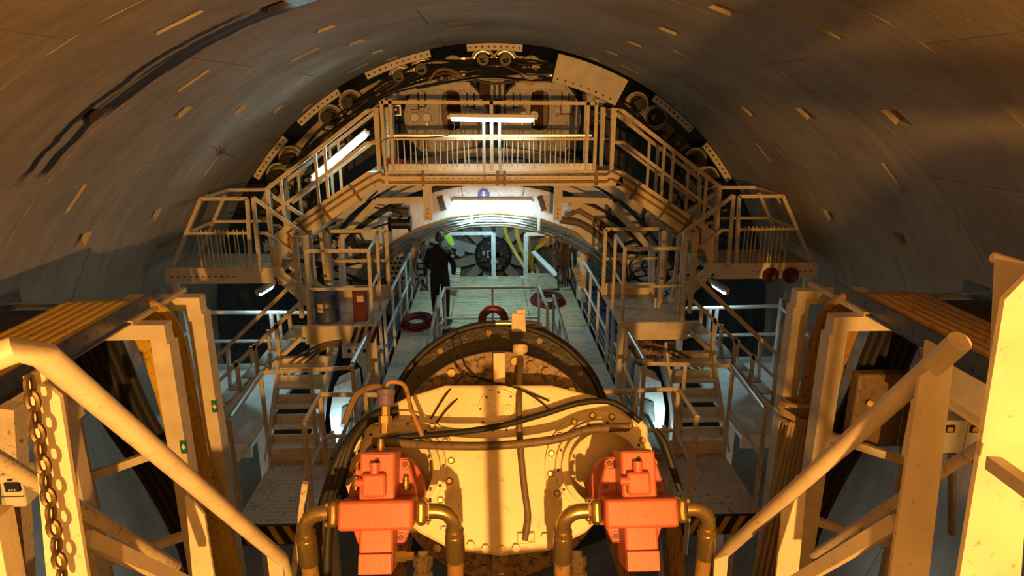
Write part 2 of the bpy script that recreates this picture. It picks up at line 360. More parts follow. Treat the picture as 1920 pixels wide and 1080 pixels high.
# hoses looping round the shield
HP = [(545,318),(600,262),(660,205),(720,166),(790,138),(860,127),(925,128),(990,128),(1060,136),(1120,166),(1180,212),(1235,265),(1290,322)]
for i in range(64):
    i0 = random.randint(0, len(HP)-5); n_ = random.randint(4, min(8, len(HP)-i0)); y = random.uniform(12.5, 13.25); o_ = random.gauss(0, 9)
    pts = [W(HP[i0+k][0]+random.uniform(-10,10), HP[i0+k][1]+o_+random.gauss(0,5), y+random.uniform(-.1,.1)) for k in range(n_)]
    tag(MB().tube(spl(pts,4), random.choice([.016,.02,.026,.034]), 6).build('hydraulic_hose', 'rubber' if i % 9 else 'rubber_dusty'), 'black hydraulic hose looping round the shield above the man locks', 'hose', 'black hoses round the shield')
for i in range(90):
    a = math.radians(random.choice([random.uniform(-66,-24), random.uniform(24,66), random.uniform(-12,-6), random.uniform(6,13)])); rr = random.uniform(4.5, 5.25) if abs(a) > .4 else random.uniform(5.0,5.28)
    p = V((rr*math.sin(a), random.uniform(12.7,13.4), rr*math.cos(a))); t = thing('valve_block', 'small steel valve block with a pipe stub among shield hoses', 'valve', p, 'valve blocks among the shield hoses')
    s_ = random.uniform(.10,.28); d = V((math.cos(a),0,-math.sin(a))); u = V((math.sin(a),0,math.cos(a)))
    mm = random.choice(['lock_paint','dirty_brown','dark_machine','galv','cream','dark_machine'])
    MB().box(p, (s_, .22, s_*random.uniform(.5,.9)), (d, V((0,1,0)), u)).build('body', mm, t, bevel=.01)
    MB().cyl(p-u*s_*.2+V((0,-.1,0)), p-u*s_*.2+V((0,-.22,0)), s_*.18, n=10).build('pipe_stub', 'dirty_brown', t)
tag(MB().tube(spl([W(805,150,12.4), W(822,132,12.4), W(845,132,12.4), W(870,145,12.4)]), .025, 6).build('yellow_pipe', 'tan_hose'), 'ochre pipe bent over the man lock without gauges', 'pipe')

# man locks
def manlock(px, sx, label):
    c = W(px, 222, 13.6); R = .84; t = thing('man_lock', label, 'man lock', c-V((0,0,R)))
    # flat face as an outline with a hatch hole: ring of quads
    n = 40; m = MB(); outer = []; inner = []
    hc = W(846 if sx < 0 else 1012, 207, 13.6); hx, hz = hc.x-c.x, hc.z-c.z+.12; hw, hh = .22, .42
    for i in range(n):
        a = 2*math.pi*i/n; dx, dz = math.cos(a), math.sin(a)
        o_ = V((R*dx, 0, min(R*dz, .80))); k = max(abs(dx)/hw, abs(dz)/hh); i_ = V((hx+dx/k, 0, hz-.12+dz/k)); q = .86+.14*min(1, abs(abs(dx)/hw-abs(dz)/hh)/2)
        outer.append(c+o_); inner.append(c+V((hx,0,hz-.12))+(i_-V((hx,0,hz-.12)))*q)
    m.add(outer+inner+[v_+V((0,.9,0)) for v_ in outer]+[v_+V((0,.25,0)) for v_ in inner],
          [(i,(i+1)%n,n+(i+1)%n,n+i) for i in range(n)]+[(i,(i+1)%n,2*n+(i+1)%n,2*n+i) for i in range(n)]+[(n+i,n+(i+1)%n,3*n+(i+1)%n,3*n+i) for i in range(n)])
    m.build('chamber', 'lock_paint', t)
    MB().tube(inner+[inner[0]], .034, 8).build('hatch_frame', 'cream', t)
    f = c+V((hx,.26,hz-.12))
    MB().bb(f.x-.3, f.x+.3, f.y+.25, f.y+.29, f.z-.5, f.z+.5).build('hatch_interior', 'rust', t)
    MB().bb(f.x-.3, f.x-.26, f.y, f.y+.29, f.z-.5, f.z+.5).build('hatch_jamb', 'dark_machine', t); MB().bb(f.x+.26, f.x+.3, f.y, f.y+.29, f.z-.5, f.z+.5).build('hatch_jamb', 'dark_machine', t)
    MB().bar(f+V((sx*.14,-.02,-.38)), f+V((sx*.14,-.02,.38)), .10, .05, (0,1,0)).build('hatch_door', 'dirty_brown', t)
    MB().bb(c.x-.5, c.x+.5, c.y-.05, c.y, c.z+.56, c.z+.70).build('header_beam', 'cream', t, bevel=.01)
    for s_ in (-1, 1):
        for k in range(2):
            p0 = c+V((s_*(.42+.14*k)+.02, -.04, .50)); m = MB(); m.tube([p0, p0+V((0,0,-.28-.05*k)), p0+V((s_*.14,0,-.28-.05*k))], .014, 6); m.build('small_pipe', 'black_paint', t)
        m = MB(); m.tube([c+V((s_*.5-.06,-.03,-.58)), c+V((s_*.5-.06,-.03,-.34)), c+V((s_*.5+.06,-.03,-.34)), c+V((s_*.5+.06,-.03,-.58))], .014, 6); m.build('small_pipe', 'dirty_brown', t)
    MB().tube([c+V((R*1.02*math.cos(a), -.02, R*1.02*math.sin(a))) for a in [math.radians(q) for q in range(20,161,7)]], .028, 8).build('rim_hose', 'rubber', t)
    gx = -.62 if sx < 0 else -.36
    for k in range(2):
        p = c+V((gx+.24*k, -.03, .02 if sx < 0 else .06)); g = MB().lathe([(0,-.05),(.085,-.05),(.095,-.03),(.095,.03)], p, (0,1,0), 18).build('gauge', 'cream', t)
        MB().cyl(p+V((0,-.06,0)), p+V((0,-.05,0)), .075, n=18).build('dial', 'sign_white', g); MB().cyl(p+V((0,0,-.1)), p+V((0,0,-.2)), .02, n=8).build('stem', 'brass', g)
    if sx > 0:
        p = W(1063, 206, 13.5); MB().bb(p.x-.13,p.x+.13,13.5,13.6,p.z-.1,p.z+.12).build('notice_frame', 'dirty_brown', t); MB().bb(p.x-.1,p.x+.1,13.48,13.5,p.z-.06,p.z+.09).build('notice', 'cream', t)
        p = W(993, 155, 13.5); MB().bb(p.x-.07,p.x+.07,13.49,13.55,p.z-.05,p.z+.05).build('yellow_plate', 'hazard_yellow', t)
    else:
        p = W(843, 215, 13.5)
    # ledge under the lock
    MB().bb(c.x-.8, c.x+.8, 13.3, 13.6, c.z-.80, c.z-.74).build('ledge', 'dark_machine', t)
manlock(836, -1, 'round pale man lock beside the small control monitor')
manlock(1012, 1, 'round pale man lock with a framed notice and yellow plate')
t = thing('valve_cabinet', 'grey valve cabinet with rusty box between the man locks', 'cabinet', W(922,200,13.5))
a = W(899,150,13.5); b = W(945,185,13.5)
MB().bb(a.x, b.x, 13.5, 13.7, b.z, a.z).build('body', 'lock_paint', t); MB().bb(a.x, a.x+.22, 13.42, 13.5, b.z, a.z-.02).build('rusty_box', 'rust', t)
for k in range(3): MB().tube([V((a.x+.30+.1*k,13.45,a.z-.05)), V((a.x+.30+.1*k,13.45,b.z-.35))], .025, 8).build('pipe', 'dark_machine', t)
t = thing('control_monitor', 'small dark control monitor with red light behind the railing', 'monitor', W(742,217,12.2))
a = W(734,197,12.2); b = W(752,217,12.2); MB().bb(a.x,b.x,12.2,12.3,b.z,a.z).build('case', 'galv', t); MB().bb(a.x+.02,b.x-.02,12.19,12.2,b.z+.02,a.z-.02).build('screen', 'screen', t)
p = W(742,206,12.18); MB().cyl(p, p+V((0,-.01,0)), .015, n=8).build('red_light', 'red_led', t)
# arches below the man locks
for r0, r1, y, mm, lb in ((4.18,4.34,12.9,'cream','slim cream arch beam behind the bridge pickets'), (3.86,4.04,12.75,'white_paint','pale curved arch beam low behind the bridge pickets')):
    tag(MB().arch((0,-.72+ (0 if r0>4 else .06)), r0, r1, y, y+.25, -58, 58, 40).build('arch_beam', mm), lb, 'beam')

# ================================================================== ERECTOR ARCH (white header under the bridge)
AC = (-.06, -1.02)
er = thing('erector_arch', 'white painted steel arch with blue round sign over the centre passage', 'arch', (0, 12.3, 1.3))
MB().arch(AC, 3.46, 4.02, 12.3, 12.45, -56, 56, 48).build('arch_plate', 'white_paint', er)
MB().arch(AC, 4.02, 4.10, 12.18, 12.5, -60, 60, 48).build('rubber_seal', 'rubber', er)
MB().arch(AC, 3.43, 3.47, 12.27, 12.5, -57, 57, 48).build('lower_flange', 'cream', er)
MB().arch(AC, 4.14, 4.24, 12.1, 12.5, -60, 60, 48).build('upper_flange', 'cream', er)
for px in (828, 1016):
    a = W(px-4, 368, 12.22); b = W(px+4, 394, 12.22); q = MB().bar(a, b, .10, .14, (0,1,0)).build('rusty_lug', 'rust', er)
sg = W(907, 365, 12.29); s_ = MB().lathe([(0,-.02),(.115,-.02),(.115,.0)], sg, (0,1,0), 24).build('round_sign', 'sign_blue', er)
# pictogram on the sign: a white helmeted figure mark
m = MB(); m.cyl(sg+V((.0,-.021,.045)), sg+V((.0,-.026,.045)), .028, n=12); m.bar(sg+V((-.05,-.024,.0)), sg+V((.05,-.024,.0)), .004, .018); m.bar(sg+V((0,-.024,.03)), sg+V((-.03,-.024,-.075)), .02, .006,(0,1,0)); m.bar(sg+V((0,-.024,0)), sg+V((.04,-.024,-.07)), .018, .006,(0,1,0))
m.build('pictogram', 'sign_white', s_)
for k in range(6):
    r_ = 3.47-.048*k; m = MB(); pts = []
    for i in range(41): a = math.radians(-54+108*i/40); pts.append((AC[0]+r_*math.sin(a), 12.20-.02*(k%2), AC[1]+r_*math.cos(a)+.006*math.sin(i*1.3+k)))
    tag(m.tube(pts, .022, 6).build('arch_conduit', ['tan_hose','galv','galv','steel','galv','rubber_dusty'][k]), 'conduit bent along the underside of the white arch', 'conduit', 'conduits under the white arch')
for px, py in ((884,407),(1010,418)):
    p = W(px, py, 12.08); tag(MB().bar(p+V((0,0,.13)), p+V((0,0,-.14)), .045, .06, (0,1,0)).build('conduit_clamp', 'white_paint'), 'pale clamp holding the conduits to the white arch', 'clamp', 'conduit clamps on the white arch')
# portal in front of the arch
po = thing('portal_frame', 'cream steel portal with sloping shoulders under the upper bridge', 'frame', (0, 11.0, 1.5))
for s_ in (-1, 1):
    f = lambda L_, R_, y: W(L_[0] if s_ < 0 else R_[0], L_[1] if s_ < 0 else R_[1], y)
    a, b = f((801,345),(1047,345),11), f((803,412),(1045,412),11); q = MB().bar(a, b, .14, .12, (0,1,0)).build('post', 'cream', po)
    m = MB()
    for k in range(3): hexbolt(m, V((b.x-s_*.0, 10.93, b.z+.05+.07*k)), (0,-1,0), .016)
    m.build('bolt_row', 'dirty_brown', q)
    a, b, c = f((794,374),(1052,374),11), f((706,376),(1140,376),11), f((640,447),(1222,470),11)
    MB().bar(a, b, .10, .11, (0,1,0)).build('shoulder_beam', 'cream', po); MB().bar(b, c, .10, .13, (0,1,0)).build('sloping_leg', 'cream', po)
    d = V((c.x, c.y, .45)); MB().bar(c, V((c.x+s_*.05, c.y, 1.0)), .10, .12, (0,1,0)).build('lower_leg', 'cream', po)
    tag(MB().arch((0,-.75), 4.20, 4.36, 11.6, 11.75, (-62 if s_<0 else 24), (-24 if s_<0 else 62), 20).build('curved_beam', 'cream'), 'curved cream beam behind the bridge stair '+SIDE[s_], 'beam')
# machinery between arch and lining on both sides
for s_ in (-1, 1):
    for i in range(70):
        x = s_*random.uniform(2.3, 4.3); z = random.uniform(.2, 2.7); y = random.uniform(11.9, 13.5)
        if math.hypot(x, z+1.02) < 3.6: continue
        if math.hypot(x, z) > 5.0 or 3.6 < math.hypot(x, z+.72) < 4.75: continue
        t = thing('machine_unit', 'dark hydraulic unit with pipe and flange packed beside the arch', 'machinery', (x,y,z), 'hydraulic units beside the arch')
        w_ = random.uniform(.2,.5); MB().box((x,y,z), (w_, .3, random.uniform(.15,.45))).build('housing', random.choice(['dark_machine','dirty_brown','lock_paint','dark_machine','white_paint']), t, bevel=.015)
        MB().lathe([(0,-.22),(.09,-.22),(.09,-.15),(.06,-.15),(.06,0)], (x+w_*.2,y,z), (0,1,0), 12).build('flange', 'galv', t)
        MB().tube(spl([(x,y-.18,z), (x-.1,y-.25,z+.2), (x+random.uniform(-.4,.4),y-.2,z+.5)]), .02, 6).build('pipe', 'rubber', t)
    for i in range(14):
        x = s_*random.uniform(1.9,3.9); z = random.uniform(.6,3.0); y = random.uniform(11.15,11.45); pts = [(x+random.uniform(-.5,.5)*k/2, y, z-.25*k+random.uniform(-.1,.1)) for k in range(5)]
        tag(MB().tube(spl(pts,4), random.choice([.016,.022,.03]), 6).build('machine_hose', 'rubber'), 'loose black hose hanging among machinery beside the arch', 'hose', 'loose hoses beside the arch')
# articulated erector linkage on the arch, coiled-rope side
t = thing('segment_erector', 'cream erector arm with curved cable chain and red block on the arch', 'machinery', W(1110,440,11.9))
MB().tube([W(1060,405,11.8), W(1085,395,11.8), W(1120,415,11.8), W(1150,450,11.8)], .05, 8).build('cable_chain', 'dirty_brown', t)
MB().tube(spl([W(1050,412,11.85), W(1090,420,11.85), W(1130,450,11.85), W(1160,500,11.85)]), .07, 8).build('curved_pipe', 'rubber_dusty', t)
MB().bar(W(1085,370,11.9), W(1075,392,11.9), .16, .2, (0,1,0)).build('clevis', 'cream', t)
MB().bar(W(1125,420,11.8), W(1150,440,11.8), .16, .2, (0,1,0)).build('red_block', 'red_paint', t)
MB().prism([W(1060,415,12), W(1080,375,12), W(1135,400,12), W(1150,440,12), W(1120,470,12)], (0,.15,0)).build('side_plate', 'cream', t)
t = thing('winch', 'black greasy winch hanging under the portal shoulder', 'winch', W(750,415,11.6))
MB().lathe([(0,-.2),(.14,-.2),(.14,-.15),(.09,-.15),(.09,.15),(.14,.15),(.14,.2),(0,.2)], W(750,420,11.6), (1,0,0), 16).build('drum', 'grease_black', t)
MB().box(W(752,398,11.6), (.28,.25,.14)).build('bracket', 'dark_machine', t)
MB().tube([W(748,372,11.6), W(750,395,11.6)], .03, 6).build('hanger', 'dark_machine', t)
# perforated plate left of the passage
t = thing('perforated_plate', 'pale plate with rows of round holes beside the centre passage', 'plate', W(735,525,12.6))
a = W(722,470,12.6); b = W(758,535,12.6); MB().bb(a.x,b.x,12.6,12.63,b.z,a.z).build('sheet', 'lock_paint', t)
for i in range(4):
    for j in range(7):
        p = V((a.x+(b.x-a.x)*(i+.5+(.25 if j%2 else -.25))/4, 12.6, b.z+(a.z-b.z)*(j+.5)/7)); MB().cyl(p, p+V((0,-.004,0)), .034, n=10).build('hole', 'black_paint', t)

# ================================================================== CENTRE DECK
FZ = .46
deck = tag(MB().bb(-1.72,1.72,11.35,15.0,FZ-.16,FZ-.035).build('floor', 'dark_machine'), 'centre deck of boarded plates leading to the bulkhead', 'deck', kind='structure')
ys = [11.35, 12.1, 12.9, 13.75, 15.0]
for i in range(4):
    for x0, x1 in ((-1.72,-.86), (-.86,.66), (.66,1.72)):
        MB().bb(x0+.006,x1-.006,ys[i]+.006,ys[i+1]-.006,FZ-.035,FZ+random.uniform(0,.006)).build('deck_plate', 'plank', deck, smooth=False)
for s_ in (-1, 1):
    g = tag(MB().bb(s_*.98,s_*1.72,6.9,11.35,FZ-.16,FZ-.03).build('gangway', 'dark_machine'), 'narrow plated gangway beside the conveyor '+SIDE[s_], 'gangway')
    for i in range(5):
        y0 = 6.9+.89*i; MB().bb(s_*.985,s_*1.715,y0+.006,y0+.884,FZ-.03,FZ).build('deck_plate', 'deck', g, smooth=False)
    y0 = 8.0; m = MB()
    for k in range(6): m.prism([(s_*(1.0+.12*k),y0,FZ+.001),(s_*(1.06+.12*k),y0,FZ+.001),(s_*(1.10+.12*k),y0+.07,FZ+.001),(s_*(1.04+.12*k),y0+.07,FZ+.001)], (0,0,.002))
    m.build('hazard_strip', 'hazard_yellow', g)
    for k in range(4):
        x = s_*(1.80+.075*k); r_ = .028
        tag(MB().tube([(x,7.0,FZ-.02-.03*k), (x,14.6,FZ+.02-.03*k)], r_, 8).build('deck_pipe', ['galv','steel','galv','rubber_dusty'][k]), 'long pipe running beside the gangway '+SIDE[s_], 'pipe', 'pipes beside the gangway '+SIDE[s_])
tag(MB().bb(2.10,2.32,8.6,14.0,.15,.36).build('blue_beam', 'blue_rail'), 'long dark blue beam beside the gangway pipes', 'beam')
def tubes(t, lst, m):
    for name, pts, r, sq in lst:
        (MB().sq(pts, r*2) if sq else MB().tube(pts, r, 8)).build(name, m, t, smooth=not sq)
# white box railing round the conveyor opening
t = thing('box_railing', 'white tubular box railing around the conveyor opening, front of the deck', 'railing', (-.08, 11.3, FZ))
x0, x1 = -.93, .79; y = 11.3
tubes(t, [('top_rail', [(x0-.03,9.9,1.30),(x0,y,1.24),(x1,y,1.24),(x1+.03,9.9,1.30)], .028, False), ('mid_rail', [(x0,y,.66),(x1,y,.66)], .022, False),
          ('post', [(x0,y,FZ),(x0,y,1.24)], .025, False), ('post', [(x1,y,FZ),(x1,y,1.24)], .025, False), ('post', [(-.06,y,FZ),(-.06,y,1.22)], .02, False),
          ('post', [(x0-.03,9.9,FZ-.4),(x0-.03,9.9,1.30)], .025, False), ('post', [(x1+.03,9.9,FZ-.4),(x1+.03,9.9,1.30)], .025, False)], 'white_paint')
for s_ in (-1, 1):
    x = s_*.99; t = thing('end_handrail', 'short bright handrail leaning along the conveyor '+SIDE[s_], 'handrail', (x, 9.5, FZ))
    tubes(t, [('top_rail', [(x,10.6,1.30),(x,8.6,1.18)], .026, False), ('mid_rail', [(x,10.5,.85),(x,8.6,.8)], .02, False), ('post', [(x,10.6,FZ),(x,10.6,1.30)], .022, False), ('post', [(x,9.6,FZ),(x,9.6,1.24)], .022, False), ('post', [(x,8.6,FZ),(x,8.6,1.18)], .022, False)], 'galv')
# white gate frames by the bulkhead
for a, b, c, lb in ((841,925,517,'white tubular gate frame with a hanging hi-vis cloth'), (1072,986,517,'white tubular gate frame beside the yellow hoses')):
    q = W(b, c, 14.85); t = thing('gate_frame', lb, 'frame', (q.x, 14.85, FZ)); A = W(a,438,14.85); B = W(b,438,14.85)
    tubes(t, [('top_rail', [(A.x,14.85,A.z),(B.x,14.85,A.z)], .035, True), ('post', [(B.x,14.85,FZ),(B.x,14.85,A.z)], .05, True), ('post', [(A.x,14.85,FZ),(A.x,14.85,A.z)], .04, True)], 'white_paint')
    MB().bb(B.x-.12,B.x+.12,14.75,14.95,FZ,FZ+.02).build('foot_plate', 'white_paint', t)
cl = MB(); P0 = [W(831,441,14.7), W(846,443,14.7), W(852,458,14.7), W(849,462,14.7), W(841,458,14.7), W(836,450,14.7)]
tag(cl.prism(P0, (0,.05,0)).build('hi_vis_cloth', 'hivis', bevel=.01), 'bright yellow-green cloth hanging from the white gate frame', 'cloth')
# slatted boards and yellow hoses by the bulkhead
t = thing('slatted_ramp', 'slatted timber ramp leaning beside the yellow hoses', 'ramp', W(1018,545,13.6))
a, b, c, d = W(990,512,14.6), W(1043,512,14.6), W(1046,540,13.7), W(993,545,13.7)
for i in range(15):
    t0 = i/15; t1 = (i+.8)/15; MB().prism([a.lerp(d,t0), b.lerp(c,t0), b.lerp(c,t1), a.lerp(d,t1)], (0,0,-.03)).build('slat', 'plank', t, smooth=False)
MB().bar(a+V((.05,0,-.05)), d+V((.05,0,-.05)), .06, .06).build('bearer', 'wood', t); MB().bar(b+V((-.05,0,-.05)), c+V((-.05,0,-.05)), .06, .06).build('bearer', 'wood', t)
t = thing('timber_grating', 'timber grating standing on edge behind the worker', 'grating', W(855,545,14))
a, b, c, d = W(850,503,14.6), W(864,502,14.6), W(858,545,13.4), W(838,545,13.4)
for i in range(9):
    t0 = i/9; t1 = (i+.75)/9; MB().prism([a.lerp(d,t0), b.lerp(c,t0), b.lerp(c,t1), a.lerp(d,t1)], (0,0,-.04)).build('slat', 'plank', t, smooth=False)
tag(MB().prism([W(996,472,14.9), W(1003,470,14.9), W(1048,513,14.2), W(1040,518,14.2)], (0,.06,-.05)).build('leaning_board', 'white_paint'), 'pale board leaning down beside the yellow hoses', 'board')
for i, k in enumerate((0, 3, 21, 25, 40, 45)):
    tag(MB().tube(spl([W(944+k,402,15.4), W(948+k*.95,440,15.4), W(966+k*.7,475,15.3), W(982+k*.55,500,15.1), W(990+k*.5,522,14.9)]), .034, 8).build('yellow_supply_hose', 'yellow_hose' if i < 4 else 'tan_hose'), 'yellow supply hose dropping behind the white gate frame' if i < 4 else 'ochre supply hose dropping behind the white gate frame', 'hose', 'yellow hoses by the bulkhead' if i < 4 else 'ochre hoses by the bulkhead')
for i in range(3):
    tag(MB().tube(spl([W(990+4*i,505,15), W(992+4*i,480,15.1), W(1010,465-3*i,15.1), W(1030,448-3*i,15.1)]), .03, 8).build('yellow_branch_hose', 'yellow_hose'), 'yellow hose curling up from the slatted ramp', 'hose', 'yellow hoses curling up')
def coil(c, rx, ry, n, name, label):
    pts = []
    for i in range(n*16):
        a = 2*math.pi*i/16; k = 1-.45*((i//16)*.37 % 1)+random.uniform(-.05,.05); pts.append((c[0]+rx*k*math.cos(a), c[1]+ry*k*math.sin(a), c[2]+.02+.012*(i//16)))
    tag(MB().tube(pts, .02, 6).build(name, 'red_hose'), label, 'hose')
q = W(1027,548,12.9); coil((q.x,q.y,FZ), .36, .5, 8, 'red_hose_coil', 'coiled red hose lying on the deck beside the slatted ramp')
q = W(782,588,11.6); coil((q.x,11.6,FZ), .3, .45, 8, 'red_hose_coil', 'coiled dark red hose lying on the gangway beside the worker')
q = W(985,545,13.3)
# hanging chains
for i in range(12):
    px = 1042+random.uniform(0,34); p = W(px, 437, 13.8); b = W(px+random.uniform(-4,6), random.uniform(500,548), 13.8); b.z = max(b.z, FZ+.05); pts = [p.lerp(b, k/8)+V((random.uniform(-.03,.03), random.uniform(-.04,.04), 0)) for k in range(9)]
    tag(MB().tube(pts, .022, 5).build('hanging_chain', 'rust'), 'rusty chain hanging from the arch beside the slatted ramp', 'chain', 'rusty chains beside the ramp')
MBh = MB().tube(spl([W(1043,480,13.5), W(1046,495,13.5), W(1042,505,13.5), W(1046,510,13.5), W(1048,500,13.5)]), .02, 6); tag(MBh.build('chain_hook', 'dark_machine'), 'dark hook at the end of a rusty chain', 'hook')
# pumps and pipes right of the deck
t = thing('pump_stack', 'upright pump with brass valves beside the rusty chains', 'pump', W(1093,560,12.4))
MB().lathe([(0,0),(.1,0),(.1,.5),(.14,.52),(.14,.6),(.08,.62),(.08,.95),(.11,.97),(.11,1.05),(0,1.05)], W(1092,560,12.4), (0,0,1), 14).build('body', 'lock_paint', t)
for k in range(4): p = W(1078+5*k, 505+12*k, 12.35); MB().lathe([(0,-.1),(.06,-.1),(.06,.1)], p, (0,1,0), 10).build('valve', 'brass', t)
MB().tube([W(1085,482,12.4), W(1092,500,12.4), W(1096,565,12.4)], .05, 8).build('riser', 'cream', t)
# hose panel on the left of the passage (behind the worker)
t = thing('hose_rack', 'upright rack of hoses and fittings behind the worker', 'rack', W(785,560,12.6))
for px in (774, 801): MB().bar(W(px,452,12.6), W(px,535,12.6), .07, .06, (0,1,0)).build('upright', 'lock_paint', t)
for k in range(7): MB().tube(spl([W(775+3*k,452+4*k,12.5), W(783+3*k,470+5*k,12.4), W(776+4*k,500+3*k,12.5), W(795+random.uniform(-8,8),545,12.5)]), .022, 6).build('hose', random.choice(['rubber','rubber_dusty','galv']), t)
for k in range(6): MB().box(W(780+random.uniform(-6,14), 465+11*k, 12.45), (.1,.12,.08)).build('fitting', random.choice(['galv','lock_paint','dirty_brown']), t)
# ------------------------------------------------------------------ white guard rails beside the gangway (left) seen past the platforms
for s_ in (-1, 1):
    x = s_*1.76; t = thing('gangway_railing', 'long pale railing along the outer gangway edge '+SIDE[s_], 'railing', (x, 10.5, FZ-.1))
    z0 = .30
    tubes(t, [('top_rail', [(x,13.2,1.45),(x,9.7,1.45)], .026, False), ('mid_rail', [(x,13.2,.95),(x,9.7,.95)], .022, False)]+[('post', [(x,y_,z0),(x,y_,1.45)], .024, False) for y_ in (9.7,10.6,11.5,12.4,13.2)], 'white_paint')

# ================================================================== UPPER BRIDGE
YB = 9.5
br = thing('bridge', 'cream steel bridge deck with bolted front beam spanning the tunnel', 'bridge', (0, YB, 3.3))
MB().bb(-1.85,1.85,YB,YB+1.05,3.44,3.50).build('deck_plate', 'deck', br, smooth=False)
MB().prism([(-1.85,YB,3.52),(1.83,YB,3.52),(1.86,YB,3.30),(-1.76,YB,3.32)], (0,-.06,0)).build('front_beam', 'cream', br, smooth=False)
MB().bb(-1.8,1.8,YB+1.0,YB+1.06,3.28,3.5).build('rear_beam', 'cream', br)
MB().bb(-1.55,1.45,YB+.02,YB+.05,3.5,3.62).build('toe_board', 'white_paint', br)
for k, z in enumerate((3.475, 3.37)):
    p = MB().tube([(-1.55,YB-.085,z),(1.6,YB-.085,z)], .020, 8).build('conduit', ['dirty_brown','tan_hose'][k], br)
for x in (-1.05, .02, .12, 1.45): MB().bb(x-.02,x+.02,YB-.12,YB-.05,3.32,3.53).build('conduit_clamp', 'dirty_brown', br)
m = MB()
for k in range(24): m.bb(-1.0+.09*k,-.95+.09*k,YB-.066,YB-.06,3.418,3.426)
m.build('weld_marks', 'rust', br)['kind'] = 'stuff'
def bridge_rail(y, front):
    t = thing('bridge_railing', 'cream picket railing along the front edge of the bridge' if front else 'cream plain railing along the rear edge of the bridge', 'railing', (0, y, 3.5))
    X0, X1 = -1.60, 1.43
    L_ = [('top_rail', [(X0,y,4.48),(X1,y,4.46)], .024, True), ('mid_rail', [(X0,y,3.98),(X1,y,3.97)], .020, True)]
    for x in ((X0, X0+.12, -.06, X1-.12, X1) if front else (X0, -.06, X1)): L_.append(('post', [(x,y,3.5),(x,y,4.5)], .024, True))
    if front:
        for c0, c1 in ((-1.40,-.20), (.10,1.15)):
            n = 15
            for k in range(n):
                x = c0+(c1-c0)*(k+random.uniform(-.25,.25))/(n-1); L_.append(('picket', [(x,y,3.58),(x+random.uniform(-.015,.015),y,3.97)], .009, False))
    tubes(t, L_, 'cream_worn')
    if front: MB().bb(X0+.05,X1-.05,y+.02,y+.10,4.0,4.03).build('cable_ledge', 'galv', t, smooth=False)
bridge_rail(YB, True); bridge_rail(YB+1.02, False)
for k, x in enumerate((-.17, .05)): tag(MB().tube([(x,YB-.04,4.22),(x,YB-.04,3.85),(x+.02*k,YB-.06,3.34)], .022, 8).build('lamp_conduit', 'lock_paint'), 'grey conduit below the lamp on the bridge post', 'conduit', 'conduits below the bridge lamp')
def fluor(a, b, drop, energy, label, name='fluorescent_lamp', up=V((0,0,1)), w_=.10, aim=None):
    a = V(a); b = V(b); d = (b-a).normalized(); t = thing(name, label, 'lamp', (a+b)/2)
    MB().bar(a, b, w_*1.1, .055, up).build('housing', 'lamp_body', t, bevel=.01)
    o = drop; MB().tube([a+d*.03+o, a+d*.06+o, b-d*.06+o, b-d*.03+o], [w_*.22, w_*.34, w_*.34, w_*.22], 10).build('tube', 'tube_glow', t)
    for q in (a, b): MB().box(q+o*.5, (w_*.5,)*3).build('end_cap', 'lamp_body', t)
    l = light(name+'_light', 'AREA', (a+b)/2+o*2.2, energy, (.52, .92, 1.0), shape='RECTANGLE', size=(b-a).length*.95, size_y=.08)
    z = -(aim or o).normalized(); x = d; y = z.cross(x).normalized(); x = y.cross(z)
    mm = Matrix((x, y, z)).transposed().to_4x4(); mm.translation = (a+b)/2+o*2.2; l.matrix_world = mm
    return t
fluor(W(842,216,9.40), W(1004,218,9.40), V((0,-.015,-.05)), 8, 'long fluorescent lamp fixed across the bridge railing centre post', aim=V((0,-.25,-1)))
fluor(W(847,372,11.9), W(998,372,11.9), V((0,-.015,-.05)), 24, 'long fluorescent lamp hung below the blue round sign', aim=V((0,.22,-1)))
fluor((-.75,13.9,2.55), (.65,13.9,2.55), V((0,.0,-.05)), 30, 'added unseen fluorescent fill lamp behind the white arch above the deck', aim=V((0,.35,-1)))  # added lamp, hidden from view, brightens the deck and bulkhead
t = fluor(W(690,246,9.9), W(586,334,9.9), V((0,-.04,-.035)), 18, 'fluorescent lamp tilted along the stair handrail beside the bridge', up=V((0,-1,0)))
for px in (868, 980): p = W(px, 368, 11.9); tag(MB().tube([p, p+V((-.06 if px<900 else .06,.1,.28))], .006, 5).build('lamp_wire', 'dark_machine'), 'thin wire holding the lamp under the bridge', 'wire', 'hanging wires of the lamp under the bridge')
fluor(W(484,547,9.7), W(512,530,10.1), V((0,-.02,-.05)), 10, 'short fluorescent lamp under the landing with plain front beam')
fluor(W(1363,545,9.7), W(1335,527,10.1), V((0,-.02,-.05)), 6, 'short fluorescent lamp under the landing with two red round horns')
tag(MB().tube(spl([W(845,222,9.42), W(852,235,9.42), W(848,248,9.42), W(835,255,9.42), W(800,258,9.42), W(720,262,9.44), W(718,300,9.44), W(722,330,9.4)]), .006, 5).build('lamp_cable', 'rubber'), 'thin black cable trailing from the bridge lamp along the railing', 'cable')
for k in range(4): tag(MB().tube(spl([W(722,300+k*3,9.7), W(745,298+k*4,9.7), W(775,308+k*3,9.65), W(800,316,9.6)]), .018, 6).build('red_line', 'red_hose'), 'red hose lying on the bridge deck behind the pickets', 'hose', 'red hoses on the bridge deck')
t = thing('tool_box', 'small dark brown box standing on the bridge toe board', 'box', W(895,317,9.6)); a = W(876,309,9.6); b = W(912,319,9.6); MB().bb(a.x,b.x,9.56,9.7,b.z,a.z).build('body', 'rust', t, bevel=.01); MB().bb(a.x-.01,b.x+.01,9.55,9.71,a.z,a.z+.012).build('lid', 'dark_machine', t)

